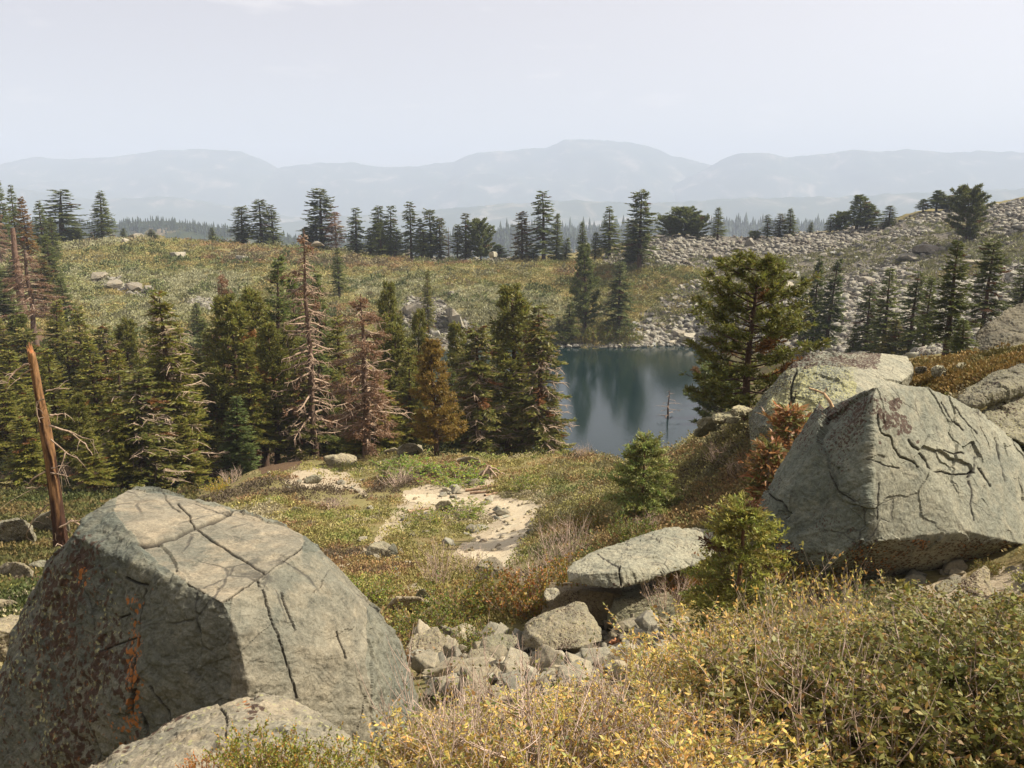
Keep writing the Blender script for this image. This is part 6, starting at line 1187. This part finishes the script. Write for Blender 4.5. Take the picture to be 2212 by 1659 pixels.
# mixed and bare shrubs of the mid slope
MID = [('mix', 1180, 1345, .9, .8, 'orange and green leafy shrub above the rubble pile', (1.2, 1.05, .9)), ('mix', 1120, 1330, .75, .8, 'red-brown twiggy shrub above the rubble pile', (1.4, .9, .9)), ('mix', 1060, 1320, .7, .8, 'yellow-green shrub beside the red-brown twiggy shrub', (1.1, 1.1, .8)), ('mix', 980, 1350, .7, .8, 'green low shrub near the flank of the cracked boulder', (.95, 1.1, .8)), ('mix', 900, 1385, .5, .7, 'small green shrub behind the tan wedge stone', (.9, 1.1, .8)), ('mix', 1240, 1290, .7, .8, 'yellowish shrub left of the slab tip', (1.4, 1.15, .8)), ('mix', 1010, 1400, .35, .5, 'low green shrub among the first rubble stones', (.9, 1.1, .8)),
       ('mix', 1370, 1180, .7, .7, 'dark green leafy shrub above the slab', (.8, 1.1, .8)), ('mix', 1270, 1150, .6, .7, 'olive shrub at the path edge above the slab tip', (1, 1, .8)), ('mix', 1470, 1300, .8, .6, 'reddish shrub between the slab and the young fir', (1.3, .9, .8)), ('mix', 1690, 1260, .8, .6, 'green and yellow shrub against the massive boulder foot', (1.0, 1.15, .75)), ('mix', 1740, 1290, .6, .6, 'small yellow shrub right of the boulder foot', (1.4, 1.2, .7)), ('mix', 1850, 1330, .45, .5, 'juniper-green sprig under the overhang', (.6, .9, .7)), ('mix', 1990, 1330, .4, .4, 'small green sprig before the blocky sandy stone', (.8, .95, .75)), ('mix', 2050, 1335, .4, .45, 'brownish sprig before the tan triangular stone', (1.0, .85, .7)), ('mix', 2130, 1245, .25, .3, 'tiny sprig on the stones at the boulder end', (.9, .9, .7)),
       ('bare', 1010, 1240, .7, .7, 'grey bare-twigged shrub left of the path end', (1, 1, 1)), ('bare', 940, 1265, 1.1, .8, 'pale forked bare shrub on the heath bank', (1, 1, 1)), ('bare', 1190, 1240, .95, .9, 'tall grey bare shrub at the path end', (1, 1, 1)), ('bare', 1230, 1220, 1.2, 1.0, 'grey bare shrub right of the path end', (1, 1, 1)), ('bare', 1140, 1280, .7, .8, 'leafless pinkish shrub before the path end', (1, 1, 1)), ('bare', 1440, 1330, .8, .8, 'bare silver branches in front of the slab', (1, 1, 1)), ('bare', 1480, 1290, .9, .6, 'tall bare switches behind the silver branches', (1, 1, 1)), ('bare', 860, 1050, .9, 1.6, 'purple-grey leafless brush on the knoll', (1, 1, 1)), ('bare', 720, 1100, .5, 1.2, 'dull grey brush on the knoll meadow', (1, 1, 1)), ('bare', 1560, 1000, .7, .9, 'purple-grey bare brush on the reddish slope', (1, 1, 1)), ('bare', 1600, 1035, .6, .8, 'straggly bare brush under the orange dead bough', (1, 1, 1)), ('bare', 1400, 1150, .5, .6, 'bare brush below the bright young fir', (1, 1, 1)), ('bare', 1260, 990, .8, .9, 'dry straw-coloured brush at the lake rim', (1, 1, 1)), ('bare', 500, 1045, .9, 1.0, 'silver brush at the forest rim', (1, 1, 1)),
       ('mix', 470, 1065, .6, .9, 'yellow-flowered shrub at the forest rim', (1.8, 1.7, .7)), ('mix', 900, 1020, .6, 2.2, 'bright green mat shrub on the knoll crown', (.9, 1.5, .6)), ('mix', 990, 1040, .6, 2.4, 'bright green mat shrub beside the log steps', (.95, 1.5, .6)), ('mix', 850, 1030, .8, 1.2, 'dark green round shrub on the knoll', (.6, .95, .6)), ('mix', 1000, 1110, .4, 1.4, 'green mat shrub inside the path bend', (.95, 1.35, .6)), ('mix', 930, 1130, .35, 1.2, 'moss-green mat shrub among the stones of the bank', (1, 1.25, .6)), ('mix', 1140, 1060, .5, 1.2, 'green shrub above the path corner', (.9, 1.2, .7)), ('mix', 780, 1300, .4, .9, 'green heath clump beside the boulder shoulder', (.95, 1.2, .7))]
for k, px, py, h, wd, lab, t_ in MID:
    p, ok = hit([px], [py]); shrub(k, p[0, 0], p[0, 1], h, wd, lab, t_)
# grey wands rising at the bottom, in front of the willows
for i, (px, d, h, wd, lab) in enumerate([(930, 3.5, .85, .6, 'pale bare stems against the flank of the cracked boulder'), (1190, 3.0, .75, .9, 'spreading bare grey stems amid the yellow willows'), (1340, 3.3, .8, .6, 'thin upright grey stems amid the yellow willows'), (1790, 3.4, .85, .8, 'slanting bare stems between willow and olive shrubs'), (1080, 4.0, .75, .6, 'two grey upright wands near the rubble pile'), (1260, 3.7, .6, .7, 'low fan of bare grey twigs amid the yellow willows'), (1010, 3.1, .6, .7, 'pale twiggy shrub close to the near ledge'), (1480, 3.1, .65, .7, 'bare twigs crossing between gold willow leaves'), (1600, 4.2, .8, .6, 'bare grey switches at the foot of the young fir')]):
    a, _ = ray(px, 1600); shrub('bare', float(a) * d, d, h, wd, lab)
# far-shore brush under the two waterline firs
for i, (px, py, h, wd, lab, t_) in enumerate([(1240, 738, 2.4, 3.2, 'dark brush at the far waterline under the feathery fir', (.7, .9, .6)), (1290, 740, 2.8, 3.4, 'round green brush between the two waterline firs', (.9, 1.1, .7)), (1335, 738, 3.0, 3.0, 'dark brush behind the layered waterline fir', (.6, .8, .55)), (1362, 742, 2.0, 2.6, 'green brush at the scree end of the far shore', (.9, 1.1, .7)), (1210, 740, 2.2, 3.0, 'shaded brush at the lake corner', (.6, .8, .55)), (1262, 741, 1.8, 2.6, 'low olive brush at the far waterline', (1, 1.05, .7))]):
    p, ok = hit([px], [py], 60); shrub('mix', p[0, 0], p[0, 1], h, wd, lab, t_)

# weathered log steps and roots where the path leaves the bend
for i, (x0, y0, x1, y1, rad, lab) in enumerate([(1005, 1062, 1085, 1050, .06, 'longest weathered log of the path steps'), (1015, 1068, 1070, 1062, .05, 'short weathered log below the longest step log'), (1030, 1056, 1090, 1044, .05, 'upper weathered log of the path steps'), (1045, 1072, 1075, 1066, .045, 'lowest short log by the path bend'), (880, 1108, 925, 1101, .06, 'stubby bleached log on the heath bank'), (1320, 1393, 1345, 1383, .03, 'orange splinter of wood on the rubble pile')]):
    p, ok = hit([x0, x1], [y0, y1]); rr = np.random.default_rng(i); tt = np.linspace(0, 1, 9); Q = p[0] + (p[1] - p[0]) * tt[:, None] + rr.normal(0, .02, (9, 3)); Q[:, 2] += rad * .8
    mb = MB(); mb.tube(Q - p[0], rad * np.linspace(1, .7, 9) * rr.uniform(.85, 1.15, 9), 8, (1.0, .85, .7) if i < 5 else (1.2, .7, .45)); e = Q[5] - p[0]; mb.tube(np.stack([e, e + [.05, -.05, .12]]), [rad * .4, rad * .2], 5, (1, .9, .8))
    tag(obj('log', mb.mesh('log', True), M_DEAD, None, tuple(p[0])), lab, 'log')
p, ok = hit([1055], [1033]); o = empty('root_stump', tuple(p[0])); tag(o, 'bleached upturned root stump beside the log steps', 'stump')
mb = MB(); rr = np.random.default_rng(4); mb.tube(np.array([[0, 0, -.1], [0, .02, .25], [-.03, .02, .4]]), [.22, .16, .1], 9, (1, .95, .9)); obj('stump', mb.mesh('stump', True), M_DEAD, o)
for k in range(9):
    an = k * .7; mb = MB(); tt = np.linspace(0, 1, 7); Q = np.stack([np.cos(an) * tt * rr.uniform(.4, .9), np.sin(an) * tt * rr.uniform(.4, .9), .3 * (1 - tt) * rr.uniform(.3, 1.8) + .02], 1) + rr.normal(0, .02, (7, 3)); mb.tube(Q, np.linspace(.06, .012, 7), 5, (1.1, 1, .92)); obj('root', mb.mesh('root', True), M_DEAD, o)
# lone dry branch leaning on the crest of the massive boulder
b = np.array(at(1798, 880, 12.6)); Q = np.array([np.array(at(*q)) - b for q in ((1800, 884, 12.6), (1793, 868, 12.6), (1780, 850, 12.7), (1762, 843, 12.8), (1747, 838, 12.8))]); mb = MB(); mb.tube(Q, np.linspace(.03, .01, 5), 6, (1.3, 1.1, .8)); mb.tube(np.stack([Q[2], Q[2] + [.03, 0, .1]]), [.01, .005], 4, (1.2, 1, .8))
tag(obj('dry_branch', mb.mesh('dry_branch', True), M_DEAD, None, tuple(b)), 'curved dry branch sticking up behind the massive boulder', 'branch')
